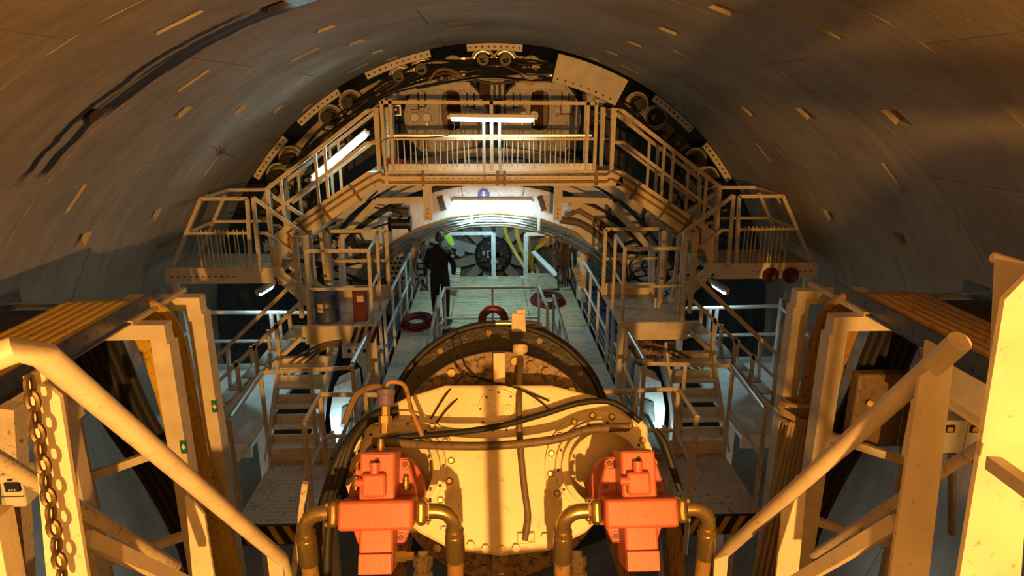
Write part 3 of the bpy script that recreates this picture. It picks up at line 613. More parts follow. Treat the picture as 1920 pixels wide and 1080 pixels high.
# ================================================================== STAIRS, LANDINGS, PLATFORMS (both sides)
def side(s):
    S = lambda pts: [(s*x, y, z) for x, y, z in pts]
    sd = SIDE[s]
    # --- upper stair flight
    t = thing('upper_stair', 'cream stair flight from bridge to landing '+sd, 'stair', (s*3.3, YB, 2.1))
    for y in (YB-.06, YB+.9):
        MB().prism(S([(1.85,y,3.52),(3.26,y,2.62),(3.30,y,2.12),(3.22,y,2.12),(3.16,y,2.30),(1.74,y,3.30)]), (0,.06,0)).build('stringer', 'cream', t, smooth=False)
    for k in range(7):
        x = 1.95+.2*k; z = 3.36-.185*k; MB().bb(s*(x-.11),s*(x+.11),YB,YB+.9,z-.02,z).build('tread', 'deck', t, smooth=False)
    for k, o in enumerate((-.05, .08)):
        d = V((s*.84,0,-.54)).normalized(); n = V((s*.54,0,.84)).normalized(); a = V((s*1.6,YB-.085,3.475-.105*k)); mid = V((s*1.80,YB-.085,3.46-.11*k)); e = V((s*2.95,YB-.085,2.72-.10*k))
        MB().tube(spl([a, mid, e, e+V((s*.08,0,-.12)), e+V((s*.10,0,-.28))], 5), .018, 8).build('conduit', ['dirty_brown','tan_hose'][k], t)
    for x in (2.05, 2.5, 2.85): z = 3.40-.63*(x-1.85); MB().bar((s*(x-.10),YB-.08,z-.17), (s*(x+.06),YB-.08,z+.08), .03, .07, (0,1,0)).build('conduit_clamp', 'dirty_brown', t)
    for y, lb in ((YB, 'front'), (YB+.9, 'rear')):
        t = thing('stair_handrail', 'cream square-tube handrail on the %s of the upper stair %s' % (lb, sd), 'handrail', (s*3.3, y, 2.1))
        tubes(t, [('top_rail', S([(1.68,y,3.48),(1.68,y,4.40),(1.80,y,4.36),(3.30,y,3.28),(3.34,y,2.1)]), .026, True), ('mid_rail', S([(1.70,y,3.92),(1.84,y,3.92),(3.24,y,2.93)]), .022, True),
                  ('post', S([(2.44,y,3.15),(2.44,y,3.90)]), .020, True), ('post', S([(2.58,y,3.05),(2.58,y,3.80)]), .020, True), ('post', S([(3.1,y,2.6),(3.1,y,3.42)]), .020, True)], 'cream_worn')
    # --- landing
    t = thing('landing', 'outer landing with %s front beam' % ('plain weld-stitched' if s < 0 else 'a pair of red round horns on its'), 'platform', (s*4.0, 9.4, 1.9))
    MB().bb(s*3.16,s*4.84,9.40,10.42,2.06,2.11).build('deck_plate', 'deck', t, smooth=False)
    MB().prism(S([(4.86,9.36,2.14),(3.16,9.36,2.14),(3.14,9.36,2.06),(3.30,9.36,1.90),(4.88,9.36,1.90)]), (0,.05,0)).build('front_beam', 'cream', t, smooth=False)
    MB().bb(s*3.2,s*4.8,10.38,10.42,1.9,2.1).build('rear_beam', 'cream', t)
    MB().prism(S([(3.30,9.36,1.98),(3.14,9.36,2.06),(2.62,9.36,1.62),(2.62,9.36,1.30),(2.95,9.36,1.62)]), (0,.04,0)).build('gusset', 'cream', t, smooth=False)
    MB().bar((s*4.78,9.45,1.9), (s*4.70,9.45,.25), .08, .08, (0,1,0)).build('support_leg', 'cream', t)
    m = MB()
    for k in range(11): m.bb(s*(3.85+.09*k), s*(3.85+.09*k+.04), 9.352, 9.36, 2.005, 2.015)
    m.build('weld_marks', 'rust', t)['kind'] = 'stuff'
    if s > 0:
        for px in (1443, 1480):
            p = W(px, 515, 9.36); MB().lathe([(0,-.02),(.05,-.05),(.115,-.07),(.125,-.05),(.115,0),(0,0)], p, (0,1,0), 18).build('round_horn', 'red_paint', t)
    for y, lb in ((9.4, 'front'), (10.38, 'rear')):
        t = thing('landing_railing', 'cream railing with sloping outer post on the landing %s %s' % (lb, sd), 'railing', (s*4.2, y, 2.1))
        L_ = [('outer_post', S([(4.80,y,2.1),(4.22,y,3.15)]), .024, True), ('top_rail', S([(4.22,y,3.15),(3.57,y,3.15)]), .024, True), ('post', S([(3.57,y,3.15),(3.63,y,2.1)]), .024, True), ('mid_rail', S([(4.50,y,2.65),(3.60,y,2.65)]), .02, True)]
        if lb == 'front':
            for k in range(11): x = 3.70+.065*k+random.uniform(-.015,.015); L_.append(('picket', S([(x,y,2.12),(x,y,2.70)]), .009, False))
        tubes(t, L_, 'cream_worn')
    t = thing('wall_side_railing', 'cream side railing of the landing next to the lining '+sd, 'railing', (s*4.5, 9.9, 2.1))
    tubes(t, [('top_rail', S([(4.22,9.4,3.15),(4.22,10.38,3.15)]), .022, True), ('mid_rail', S([(4.50,9.4,2.65),(4.50,10.38,2.65)]), .02, True)], 'cream_worn')
    # --- short stair landing -> middle platform
    t = thing('short_stair', 'short stair from landing down to middle platform '+sd, 'stair', (s*3.0, 9.5, 1.58))
    for y in (9.28, 9.86): MB().bar((s*3.2,y,2.04), (s*2.6,y,1.56), .04, .16, (0,1,0)).build('stringer', 'cream', t, smooth=False)
    for k in range(3): MB().bb(s*(2.72+.16*k),s*(2.9+.16*k),9.28,9.86,1.66+.12*k,1.685+.12*k).build('tread', 'deck', t, smooth=False)
    for y, lb, a in ((9.28,'front',0), (9.86,'rear',.06)):
        t = thing('short_stair_handrail', 'cream handrail on the %s of the short stair %s' % (lb, sd), 'handrail', (s*3.4, y, 2.1))
        tubes(t, [('post', S([(3.46,y,2.1),(3.44,y,3.18)]), .024, True), ('top_rail', S([(3.44,y,3.18),(2.69,y,2.58+a),(2.66,y,1.6)]), .024, True), ('mid_rail', S([(3.42,y,2.67),(3.32,y,2.67),(2.9,y,2.34)]), .02, True), ('post', S([(2.93,y,1.9),(2.93,y,2.40)]), .022, True)], 'cream_worn')
    # --- middle platform
    t = thing('middle_platform', 'middle platform carrying the blue drum' if s < 0 else 'bare middle platform with cream stepped front', 'platform', (s*2.12, 8.3, 1.37))
    MB().bb(s*1.66,s*2.60,8.32,9.72,1.53,1.58).build('deck_plate', 'deck', t, smooth=False)
    fb = MB().bb(s*1.64,s*2.62,8.26,8.32,1.45,1.60).build('front_beam', 'cream', t, smooth=False)
    MB().bb(s*1.66,s*2.60,8.28,8.34,1.34,1.45).build('lower_beam', 'cream', t, smooth=False)
    if s < 0:
        m = MB()
        for k in range(4):
            x = -2.0+.09*k; m.prism([(x,8.256,1.36),(x+.045,8.256,1.36),(x+.13,8.256,1.585),(x+.085,8.256,1.585)], (0,.004,0))
        m.build('hazard_stripe', 'black_paint', fb)
    else:
        for k in range(2): MB().cyl((1.66+.66+.05*k,9.0,1.58),(1.66+.66+.05*k,9.0,1.72-.04*k), .02, n=8).build('pin', 'cream', t)
    MB().bb(s*1.7,s*2.56,9.66,9.72,1.58,1.76).build('kick_board', 'cream', t, smooth=False)
    for x in (1.72, 2.54): MB().sq([(s*x,8.45,-.3),(s*x,8.45,1.53)], .09).build('support_leg', 'cream', t, smooth=False)
    t = thing('middle_platform_railing', 'cream box railing around the middle platform '+sd, 'railing', (s*2.1, 8.9, 1.58))
    tubes(t, [('top_rail', S([(1.69,9.0,2.66),(1.69,8.34,2.61),(2.50,8.34,2.61)]), .026, False), ('mid_rail', S([(1.69,9.0,2.14),(1.69,8.34,2.09),(2.50,8.34,2.09)]), .022, False),
              ('post', S([(1.70,8.34,1.58),(1.69,8.34,2.61)]), .026, False), ('post', S([(2.54,8.34,1.58),(2.50,8.34,2.61)]), .028, False), ('post', S([(1.69,9.0,1.58),(1.69,9.0,2.66)]), .024, False),
              ('top_rail', S([(1.66,9.66,2.62),(2.52,9.66,2.62)]), .026, True), ('mid_rail', S([(1.66,9.66,2.16),(2.52,9.66,2.16)]), .02, True), ('post', S([(1.66,9.66,1.58),(1.66,9.66,2.62)]), .026, True), ('post', S([(2.52,9.66,1.58),(2.52,9.66,2.62)]), .026, True),
              ('gate_post', S([(2.60,8.7,1.58),(2.60,8.7,2.74),(2.74,8.7,2.74),(2.74,8.7,1.58)]), .026, True), ('gate_post', S([(2.44,9.2,1.58),(2.44,9.2,2.68)]), .03, True)], 'cream_worn')
    # --- lower outer stair
    t = thing('lower_stair', 'steep stair down to the lower walkway '+sd, 'stair', (s*3.9, 8.3, .25))
    for y in (8.28, 8.84): MB().bar((s*2.62,y,1.46), (s*3.98,y,.22), .05, .22, (0,1,0)).build('stringer', 'cream', t, smooth=False)
    for k in range(6): MB().bb(s*(2.72+.2*k),s*(2.92+.2*k),8.3,8.84,1.40-.185*k,1.42-.185*k).build('tread', 'deck', t, smooth=False)
    for y, lb in ((8.28,'front'), (8.84,'rear')):
        t = thing('lower_stair_handrail', 'two-rail handrail on the %s of the lower stair %s' % (lb, sd), 'handrail', (s*3.9, y, .3))
        L_ = [('top_rail', S([(2.66,y,2.22),(3.88,y,1.10),(3.92,y,.32)]), .024, True), ('mid_rail', S([(2.66,y,1.88),(3.88,y,.76)]), .022, True)]
        for x in (2.96, 3.28, 3.55): z = 1.5-.91*(x-2.62); L_.append(('post', S([(x,y,z),(x,y,z+.45)]), .022, True))
        tubes(t, L_, 'cream_worn')
    # --- lower walkway with white railing
    t = thing('lower_walkway', 'pale steel lower walkway under the landing '+sd, 'walkway', (s*4.0, 9, .2))
    MB().bb(s*3.2,s*4.78,7.6,10.3,.18,.24).build('deck_plate', 'white_paint', t, smooth=False)
    MB().bb(s*3.2,s*4.78,7.56,7.6,.06,.26).build('front_beam', 'cream', t, smooth=False)
    for x in (3.3, 4.5): MB().sq([(s*x,8.2,-2.4),(s*x,8.2,.18)], .1).build('support_leg', 'cream', t, smooth=False)
    t = thing('white_railing', 'white tubular railing on the lower walkway '+sd, 'railing', (s*4.0, 10, .24))
    L_ = [('top_rail', S([(4.66,10,1.25),(2.7,10,1.22)]), .03, False), ('mid_rail', S([(4.68,10,.76),(2.7,10,.74)]), .026, False), ('side_rail', S([(4.66,10,1.25),(4.74,9.1,1.05)]), .026, False)]
    for x in (4.68, 3.62, 3.50, 2.72): L_.append(('post', S([(x,10,.24),(x,10,1.38 if x > 4 else 1.25)]), .034, False))
    tubes(t, L_, 'white_paint')
    p = V((s*4.68,9.965,1.34)); MB().cyl(p, p+V((0,-.006,0)), .015, n=8).build('pin_hole', 'black_paint', t)
    # --- chequer plate platform with hazard front, and stair treads behind it
    t = thing('chequer_platform', 'chequer plate step platform with striped front edge '+sd, 'platform', (s*2.4, 6.0, 0))
    MB().bb(s*1.92,s*2.84,6.0,7.25,.12,.18).build('deck_plate', 'deck', t, smooth=False)
    m = MB()
    for i in range(13):
        for j in range(17):
            x = s*(1.98+.067*i); y = 6.06+.07*j; a = .6 if (i+j) % 2 else -.6; d = V((math.cos(a), math.sin(a), 0)); m.bar(V((x,y,.181))-d*.02, V((x,y,.181))+d*.02, .012, .005)
    o = m.build('tread_pattern', 'deck', t, smooth=False); o['kind'] = 'stuff'
    fb = MB().bb(s*1.92,s*2.84,5.97,6.0,-.06,.18).build('front_beam', 'black_paint', t, smooth=False)
    for k in range(5):
        x = 2.0+.16*k; MB().prism(S([(x,5.968,-.05),(x+.07,5.968,-.05),(x+.17,5.968,.17),(x+.10,5.968,.17)]), (0,.003,0)).build('stripe', 'hazard_yellow', fb)
    MB().bb(s*1.92,s*2.84,7.25,7.28,.18,.36).build('kick_board', 'cream', t, smooth=False)
    for x in (1.98, 2.78): MB().sq([(s*x,6.6,-1.8),(s*x,6.6,.12)], .09).build('support_leg', 'cream', t, smooth=False)
    t = thing('step_stair', 'pale open stair treads behind the chequer platform '+sd, 'stair', (s*2.6, 7.7, .2))
    for k in range(5):
        y0 = 7.36+.17*k; z = .30+.2*k; MB().bb(s*2.30,s*2.90,y0,y0+.2,z-.03,z).build('tread', 'white_paint', t, smooth=False); MB().bb(s*2.30,s*2.90,y0+.18,y0+.2,z,z+.09).build('riser', 'white_paint' if k else 'cream', t, smooth=False)
    for x in (2.28, 2.92): MB().bar((s*x,7.3,.15), (s*x,8.25,1.28), .03, .16).build('stringer', 'cream', t, smooth=False)
    # --- pipe railings by the gangway
    t = thing('gangway_handrail', 'worn pipe railing stepping from gangway to chequer platform '+sd, 'railing', (s*2.3, 7.2, .2))
    L_ = [('top_rail', S([(1.75,9.3,1.52),(1.75,7.12,1.48),(2.82,7.25,1.38),(2.86,6.22,1.27)]), .028, False), ('mid_rail', S([(1.75,9.0,1.02),(1.75,7.25,.86)]), .024, False), ('mid_rail', S([(2.84,7.2,.80),(2.86,6.3,.74)]), .022, False)]
    for x, y, z1, z0 in ((1.75,9.2,1.5,.3),(1.75,8.2,1.5,.3),(1.75,7.2,1.46,.2),(2.25,7.2,1.42,.2),(2.82,7.15,1.36,.15),(2.86,6.25,1.26,.10)): L_.append(('post', S([(x,y,z0),(x,y,z1)]), .026, False))
    tubes(t, L_, 'cream_worn')
    MB().tube(S([(2.86,6.28,1.29),(2.83,7.18,1.405)]), .0285, 8).build('polished_top', 'galv', t); MB().tube(S([(1.75,9.2,1.533),(1.75,7.2,1.50)]), .0265, 8).build('polished_top', 'galv', t)
    t = thing('inner_handrail', 'worn pipe railing beside the conveyor drum '+sd, 'railing', (s*1.9, 6.2, .2))
    tubes(t, [('top_rail', S([(1.92,5.70,1.50),(1.92,6.36,1.50),(1.05,6.4,1.46)]), .027, False), ('mid_rail', S([(1.92,5.75,.95),(1.92,6.36,1.0),(1.1,6.4,1.0)]), .022, False), ('post', S([(1.92,5.72,-.1),(1.92,5.72,1.5)]), .028, False), ('post', S([(1.92,6.36,.1),(1.92,6.36,1.5)]), .026, False), ('post', S([(1.45,6.38,.2),(1.45,6.38,1.48)]), .026, False)], 'cream_worn')
    # --- white machinery lit from below, with added fill lamps
    t = thing('white_bracket', 'white curved steel bracket below the middle platform '+sd, 'bracket', (s*2.0, 8.8, -.4))
    MB().prism(S([(1.85,8.9,1.10),(2.15,8.9,1.10),(2.12,8.9,.9),(2.0,8.9,.72),(1.98,8.9,.3),(2.15,8.9,-.1),(2.1,8.9,-.6),(1.72,8.9,-.6),(1.8,8.9,.3)]), (0,.12,0)).build('plate', 'white_paint', t, smooth=False)
    MB().bb(s*1.8,s*2.25,8.8,8.92,.92,1.14).build('flange', 'white_paint', t, bevel=.01)
    for k in range(3): p = V((s*(1.92+.11*k),8.8,1.03)); MB().cyl(p, p+V((0,-.006,0)), .03, n=10).build('bolt_hole', 'black_paint', t)
    MB().bar((s*2.35,8.8,1.05), (s*2.75,8.8,-.3), .08, .2, (0,1,0)).build('brace', 'white_paint', t)
    t = thing('white_casing', 'white angled casing lit from below beside the conveyor '+sd, 'casing', (s*2.05, 7.95, -.5))
    MB().prism(S([(1.90,7.95,.98),(2.18,7.95,.86),(2.27,7.95,.45),(2.24,7.95,-.5),(1.88,7.95,-.5)]), (0,.35,0)).build('shell', 'white_paint', t, smooth=False)
    MB().prism(S([(1.96,7.93,.62),(2.10,7.93,.56),(2.14,7.93,.28),(1.98,7.93,.2)]), (0,.02,0)).build('dark_panel', 'dark_machine', t, smooth=False)
    fluor((s*2.16,7.55,-.1), (s*2.16,7.55,.38), V((-s*.01,.05,0)), 5, 'added upright fluorescent fill lamp below deck beside the white casing '+sd, up=V((0,1,0)))  # added lamp, brightens the casing and treads with cyan
    fluor((s*4.0,6.2,-1.7), (s*4.0,7.4,-1.7), V((s*.03,0,.05)), (5 if s < 0 else 1.4), 'added unseen fluorescent fill lamp low on the lining behind the portal legs '+sd, aim=V((s*.6,0,1)))  # added lamp below the view, gives the lower lining its teal light
for s_ in (-1, 1): side(s_)
# motor lumps below the right platform
t = thing('electric_motor', 'brown ribbed electric motor under the bare middle platform', 'motor', W(1212,660,8.5)); c = W(1210,655,8.5)
MB().lathe([(0,-.22),(.12,-.22),(.17,-.18),(.17,.2),(.1,.25),(0,.25)], c, (0,1,0), 20).build('casing', 'dirty_brown', t)
for k in range(5): MB().torus(c+V((0,-.14+.07*k,0)), (0,1,0), .175, .012, 20, 6).build('rib', 'dirty_brown', t)
MB().box(c+V((.3,.1,0)), (.3,.3,.26)).build('gear_case', 'dark_machine', t, bevel=.02)
for k in range(3): tag(MB().tube(spl([W(1225,645+6*k,8.2), W(1260,655+9*k,8.2), W(1290,670+11*k,8.2), W(1318,690+8*k,8.2)]), .02, 8).build('stair_hose', 'rubber_dusty'), 'dusty hose sagging along the lower stair stringer', 'hose', 'hoses along the lower stair')
for k in range(3): tag(MB().tube(spl([W(640,640+3*k,8.2), W(600,648+5*k,8.2), W(560,668+12*k,8.2), W(520,704+10*k,8.2)]), .018, 8).build('stair_cable', 'rubber_dusty'), 'dusty cable sagging below the blue drum platform', 'cable', 'cables below the drum platform')
# blue drum and red post
t = thing('blue_drum', 'dark blue drum with a paper label on the middle platform', 'drum', (-2.35,8.58,1.58))
MB().lathe([(0,0),(.17,0),(.175,.02),(.17,.04),(.17,.20),(.178,.21),(.17,.22),(.165,.36),(.175,.375),(.175,.40),(.16,.40),(.16,.385),(0,.385)], (-2.35,8.58,1.58), (0,0,1), 28).build('body', 'blue_drum', t)
m = MB(); n = 8
for i in range(n+1):
    a = math.radians(250+30*i/n-14); m.v += [V((-2.35+.1725*math.cos(a), 8.58+.1725*math.sin(a), z)) for z in (1.74, 1.86)]
m.f = [(2*i,2*i+2,2*i+3,2*i+1) for i in range(n)]; m.build('paper_label', 'paper', t)
t = thing('red_post', 'dark red steel box standing on the middle platform beside the drum', 'box', (-1.86,8.55,1.58))
MB().bb(-1.98,-1.80,8.5,8.62,1.58,2.05).build('body', 'red_paint', t, bevel=.01); MB().bb(-1.92,-1.83,8.495,8.5,1.86,1.95).build('label_plate', 'paper', t)

# ================================================================== PORTAL FRAMES, CABLE TRAYS AND HOSES AT THE SIDES
def frames(s):
    sd = SIDE[s]; S = lambda pts: [(s*x, y, z) for x, y, z in pts]
    for k, (y, xi, xo) in enumerate(((4.45, 2.46, 3.30), (5.12, 2.50, 3.05))):
        t = thing('support_frame', ('near' if 0 else '')+('cream rectangular-tube frame with diagonal braces under the tray ' if k == 0 else 'cream rectangular-tube frame at the tray end ')+sd, 'frame', (s*2.5, y, -.4))
        MB().sq(S([(xi,y,-.4),(xi,y,2.87)]), .115).build('leg', 'cream', t, smooth=False)
        MB().sq(S([(xi-.055,y,2.92),(xo,y,2.92)]), .11).build('top_beam', 'cream', t, smooth=False)
        MB().bar(S([(xi-.062,y,-.4)])[0], S([(xi-.062,y,2.84)])[0], .03, .13, (0,1,0)).build('leg_lip', 'cream', t, smooth=False)
        if k == 0:
            MB().sq(S([(3.22,y,-.4),(3.22,y,2.87)]), .10).build('leg', 'cream', t, smooth=False)
            for z in (1.95, 1.18): MB().sq(S([(3.22,y,z-.22),(xi,y,z+.05)]), .06).build('brace', 'cream', t, smooth=False)
        else:
            MB().sq(S([(xi,y,1.80),(xi+.5,y+.0,1.35)]), .07).build('brace', 'cream', t, smooth=False)
        p = V((s*(xi-.062), y-.068, 2.02))
        if s < 0:
            q = MB().bb(p.x-.022,p.x+.022,p.y,p.y+.002,p.z-.055,p.z+.055).build('green_sign', 'sign_green', t)
            m = MB(); m.prism([p+V((-.014,-.001,0)), p+V((.004,-.001,.03)), p+V((.004,-.001,-.03))], (0,-.001,0)); m.bb(p.x+.002,p.x+.016,p.y-.002,p.y-.001,p.z-.010,p.z+.010); m.build('arrow', 'sign_white', q)
    for xb in (2.56,):
        t = thing('connecting_rail', 'rusty edged angle rail tying the two tray frames '+sd, 'beam', (s*xb, 4.8, 2.98)); MB().sq(S([(2.64,4.40,2.99),(2.64,5.25,2.99)]), .035).build('angle', 'cream_worn', t, smooth=False)
    # longitudinal I-beam that carries the tray
    t = thing('tray_girder', 'cream girder running under the cable tray '+sd, 'beam', (s*2.95, 2, 2.55))
    for z, w_ in ((2.86,.16), (2.58,.16)): MB().bb(s*(2.95-w_/2),s*(2.95+w_/2),-1.5,4.1,z-.012,z+.012).build('flange', 'cream', t, smooth=False)
    MB().bb(s*2.94,s*2.96,-1.5,4.1,2.58,2.86).build('web', 'cream', t, smooth=False)
    MB().bb(s*2.86,s*3.04,3.95,4.08,2.45,2.57).build('bearing', 'cream', t, smooth=False)
    MB().sq(S([(2.95,4.0,-.5),(2.95,4.0,2.46)]), .12).build('column', 'cream', t, smooth=False)
    t = thing('cable_tray', 'galvanised cable tray loaded with hoses '+sd, 'tray', (s*3.1, 2, 3.0))
    for x in (2.66, 3.72):
        MB().bb(s*(x-.006),s*(x+.006),-1.5,4.90,2.99,3.11).build('side_rail', 'tray_steel', t, smooth=False); MB().bb(s*(x-.03),s*(x+.03),-1.5,4.90,2.985,2.997).build('rail_lip', 'tray_steel', t, smooth=False)
    for k in range(17): y = -1.3+.38*k; MB().bb(s*2.66,s*3.72,y,y+.05,2.995,3.02).build('rung', 'galv', t, smooth=False)
    for k in range(13):
        x = 2.72+.075*k; yel = k < 7; r_ = .034
        pts = [(s*x,-1.5,3.06), (s*x,1.5,3.065+.01*(k%2)), (s*x,4.1,3.06), (s*x,4.60,3.055)]
        if yel:
            pts += [(s*(x-.08-.01*k),4.80,2.98), (s*(x-.15-.02*k),4.90,2.75), (s*(x-.17-.03*k),4.95,2.2), (s*(x-.20-.035*k),4.95,1.6), (s*(x-.30-.04*k),4.93,.9), (s*(x-.42-.045*k),4.93,-.2)]
        else:
            xx = x-.22
            pts[2] = (s*x,3.9,3.06); pts[3] = (s*(x-.03),4.5,3.02); pts += [(s*(xx),4.75,2.9), (s*(xx-.03),4.85,2.6), (s*(xx-.12),4.92,2.0), (s*(xx-.34),5.0,1.3), (s*(xx-.52),5.02,.6), (s*(xx-.6),5.0,-.3)]
        mm = ('yellow_hose' if (k % 2 == 0 or s < 0) else 'tan_hose') if yel else 'rubber'
        if yel and s > 0: mm = 'tan_hose'
        o = MB().tube(spl(pts, 5), r_, 8).build('tray_hose', mm)
        tag(o, ('%s hose lying in the tray and hanging down %s' % ({'yellow_hose':'yellow','tan_hose':'tan','rubber':'black'}[mm], sd)), 'hose', '%s hoses of the tray %s' % (mm.split('_')[0], sd))
for s_ in (-1, 1): frames(s_)
# rope tied round the frame leg
rp = MB(); c = W(1496,770,4.95)
pts = []
for i in range(60):
    a = i*.7; pts.append(c+V((.13*math.cos(a)+.02*math.sin(i*1.7), .12*math.sin(a), .10*math.sin(i*.23)-.0)))
t = thing('coiled_rope', 'tan rope tied in a thick knot round the hanging hoses', 'rope', c); MB().tube(spl(pts,3), .018, 6).build('knot', 'rope', t)
for k in range(5): MB().tube(spl([c+V((-.1+.03*k,-.1,-.05)), c+V((-.16+.04*k,-.12,-.45)), c+V((-.22+.05*k,-.1,-1.2)), c+V((-.3+.06*k,-.1,-2.0))]), .014, 6).build('rope_end', 'rope', t)
# junction boxes on the right, meter on the left
for px, lb in ((1785,'grey junction box with orange display, beside the thick post'), (1832,'grey junction box with orange display, second of the pair')):
    a = W(px-18,790,4.2); b = W(px+22,850,4.2); t = thing('junction_box', lb, 'box', (a.x,4.2,b.z)); MB().bb(a.x,b.x,4.2,4.35,b.z,a.z).build('case', 'grey_box', t, bevel=.01); q = MB().bb(a.x+.03,a.x+.10,4.19,4.2,a.z-.09,a.z-.03).build('bezel', 'black_paint', t); MB().bb(a.x+.045,a.x+.085,4.188,4.19,a.z-.08,a.z-.045).build('display', 'hazard_yellow', q)
    MB().tube([W(px,850,4.28), W(px,1000,4.28)], .03, 8).build('conduit', 'galv', t)
a = W(-6,893,2.6); b = W(50,952,2.6); t = thing('meter_box', 'pale grey flow meter box with a dark display on a rusty post', 'meter', (a.x,2.6,b.z))
MB().bb(a.x,b.x,2.6,2.72,b.z,a.z).build('case', 'grey_box', t, bevel=.012); p = W(22,914,2.59); q = MB().bb(p.x-.032,p.x+.032,2.59,2.6,p.z-.022,p.z+.022).build('display', 'screen', t)
for k in range(3): MB().cyl(V((p.x-.012+.012*k,2.59,p.z-.012)), V((p.x-.012+.012*k,2.586,p.z-.012)), .004, n=8).build('button', 'grey_box', q)
p = W(18,900,2.595); MB().bb(p.x-.01,p.x+.01,2.592,2.6,p.z-.004,p.z+.004).build('badge', 'black_paint', t); MB().bb(a.x,b.x,2.596,2.6,W(0,931,2.6).z-.002,W(0,931,2.6).z+.002).build('seam', 'dark_machine', t)
MB().bar(W(18,952,2.68), W(40,1180,2.68), .06, .05, (0,1,0)).build('post', 'rust', t)
tag(MB().bar(W(20,760,3.1), W(45,1150,3.1), .09, .09, (0,1,0)).build('side_column', 'cream_worn'), 'cream column behind the flow meter box', 'column')
t = thing('beam_box', 'cream plate box coloured dim brown for shade, behind the sloping handrail', 'box', W(1650,770,4.6)); a = W(1612,703,4.6); b = W(1705,838,4.6); MB().bb(a.x,b.x,4.6,4.72,b.z,a.z).build('body', 'rubber_dusty', t, bevel=.02); MB().cyl(W(1632,757,4.6), W(1632,757,4.55), .025, n=10).build('button', 'hazard_yellow', t)  # a cream box in shade: the shade is put into its brown colour
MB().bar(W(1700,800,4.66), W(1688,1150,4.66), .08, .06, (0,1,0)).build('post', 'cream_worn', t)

# ================================================================== FOREGROUND STAIR RAILS
def fpost(t, a, b, Y, w_, d_=.06, m='cream', name='post'): return MB().bar(W(*a, Y), W(*b, Y), d_, w_, (1,0,0)).build(name, m, t, smooth=False)
HX = 1.10
def down(a, b, c, d):   # post web: top corners a, b; lower edges carried on to the stair stringer
    zb = min(a.z, b.z)-.95; q = lambda t_, e: t_+(e-t_)*((t_.z-zb)/(t_.z-e.z)); return [a, b, q(b, c), q(a, d)]
def flg(a, b, v_):
    zb = a.z-.95; e = a+(b-a)*((a.z-zb)/(a.z-b.z)); return [a, e, e+v_, a+v_]
# left
t = thing('stair_railing', 'thick cream pipe railing of the near stair with a chain on its post', 'railing', (-1.1, 1.6, 2.2))
a = WX(45,655,-HX); b = WX(528,1048,-HX); a0 = WX(-60,690,-HX-.02)
MB().tube([a+V((-.25,-.12,-.07)), a+V((-.02,-.0,.0)), a+V((.01,.04,-.03)), b, b+V((0,.03,-.12))], .030, 12).build('handrail', 'cream', t)
MB().tube([WX(-30,845,-1.55), WX(330,1062,-1.55)], .024, 10).build('outer_rail', 'cream_worn', t)
yp = 1.40; MB().prism(down(W(62,700,yp), W(112,745,yp), W(165,1085,yp), W(95,1085,yp)), (0,.012,0)).build('post', 'cream', t, smooth=False)
MB().prism(flg(W(62,700,yp), W(95,1085,yp), V((0,.11,0))), (-.010,0,0)).build('post_flange', 'cream', t, smooth=False)
MB().prism([W(85,690,yp-.02), W(85,715,yp-.02), W(50,728,yp-.02), W(42,706,yp-.02)], (0,.014,0)).build('chain_plate', 'cream_worn', t, smooth=False)
y2 = 2.22; MB().prism(down(W(352,930,y2), W(383,966,y2), W(402,1085,y2), W(366,1085,y2)), (0,.012,0)).build('post', 'cream', t, smooth=False)
MB().prism(flg(W(352,930,y2), W(366,1085,y2), V((0,.08,0))), (-.01,0,0)).build('post_flange', 'cream', t, smooth=False)
y3 = 2.58; MB().prism(down(W(500,1040,y3), W(528,1040,y3), W(532,1085,y3), W(506,1085,y3)), (0,.012,0)).build('post', 'cream', t, smooth=False)
MB().bar(W(160,1010,1.5), W(345,1092,1.95), .03, .042).build('knee_rail', 'cream', t, smooth=False)
MB().bar(W(-20,960,1.42), W(66,1420,1.42), .06, .075, (1,0,0)).build('post', 'cream', t, smooth=False)
# chain hanging on the post
ch = thing('hanging_chain', 'heavy steel link chain hanging from the near railing post', 'chain', W(60,715,1.33))
for i in range(13):
    u0 = i/12; c = W(56+u0*60, 722+u0*360, 1.345); d = (W(116,1082,1.345)-W(56,722,1.345)).normalized(); sd = V((1,0,0)) if i % 2 else V((0,1,0)); sd = (sd-d*sd.dot(d)).normalized()
    hl, hw = .0225, .0125; pts = []
    for k in range(17):
        a_ = 2*math.pi*k/16; pts.append(c+d*(hl*math.cos(a_)*(1.0))+sd*(hw*math.sin(a_)))
    MB().tube(pts, .0062, 6, cap=False).build('link', 'chain', ch)
# right
t = thing('stair_railing', 'thick cream pipe railing of the near stair without a chain', 'railing', (1.1, 1.8, 2.2))
a = WX(1800,640,HX); b = WX(1342,1050,HX)
MB().tube([a, b], .030, 12).build('handrail', 'cream', t)
MB().tube([WX(1850,830,1.62), WX(1525,1040,1.62)], .022, 10).build('outer_rail', 'cream_worn', t)
yp = 1.58; MB().prism(down(W(1725,705,yp), W(1783,665,yp), W(1735,1085,yp), W(1668,1085,yp)), (0,.012,0)).build('post', 'cream', t, smooth=False)
MB().prism(flg(W(1783,665,yp), W(1735,1085,yp), V((0,.11,0))), (.010,0,0)).build('post_flange', 'cream', t, smooth=False)
y2 = 2.3; MB().prism(down(W(1468,946,y2), W(1508,912,y2), W(1492,1085,y2), W(1455,1085,y2)), (0,.012,0)).build('post', 'cream', t, smooth=False)
MB().prism(flg(W(1508,912,y2), W(1492,1085,y2), V((0,.08,0))), (.01,0,0)).build('post_flange', 'cream', t, smooth=False)
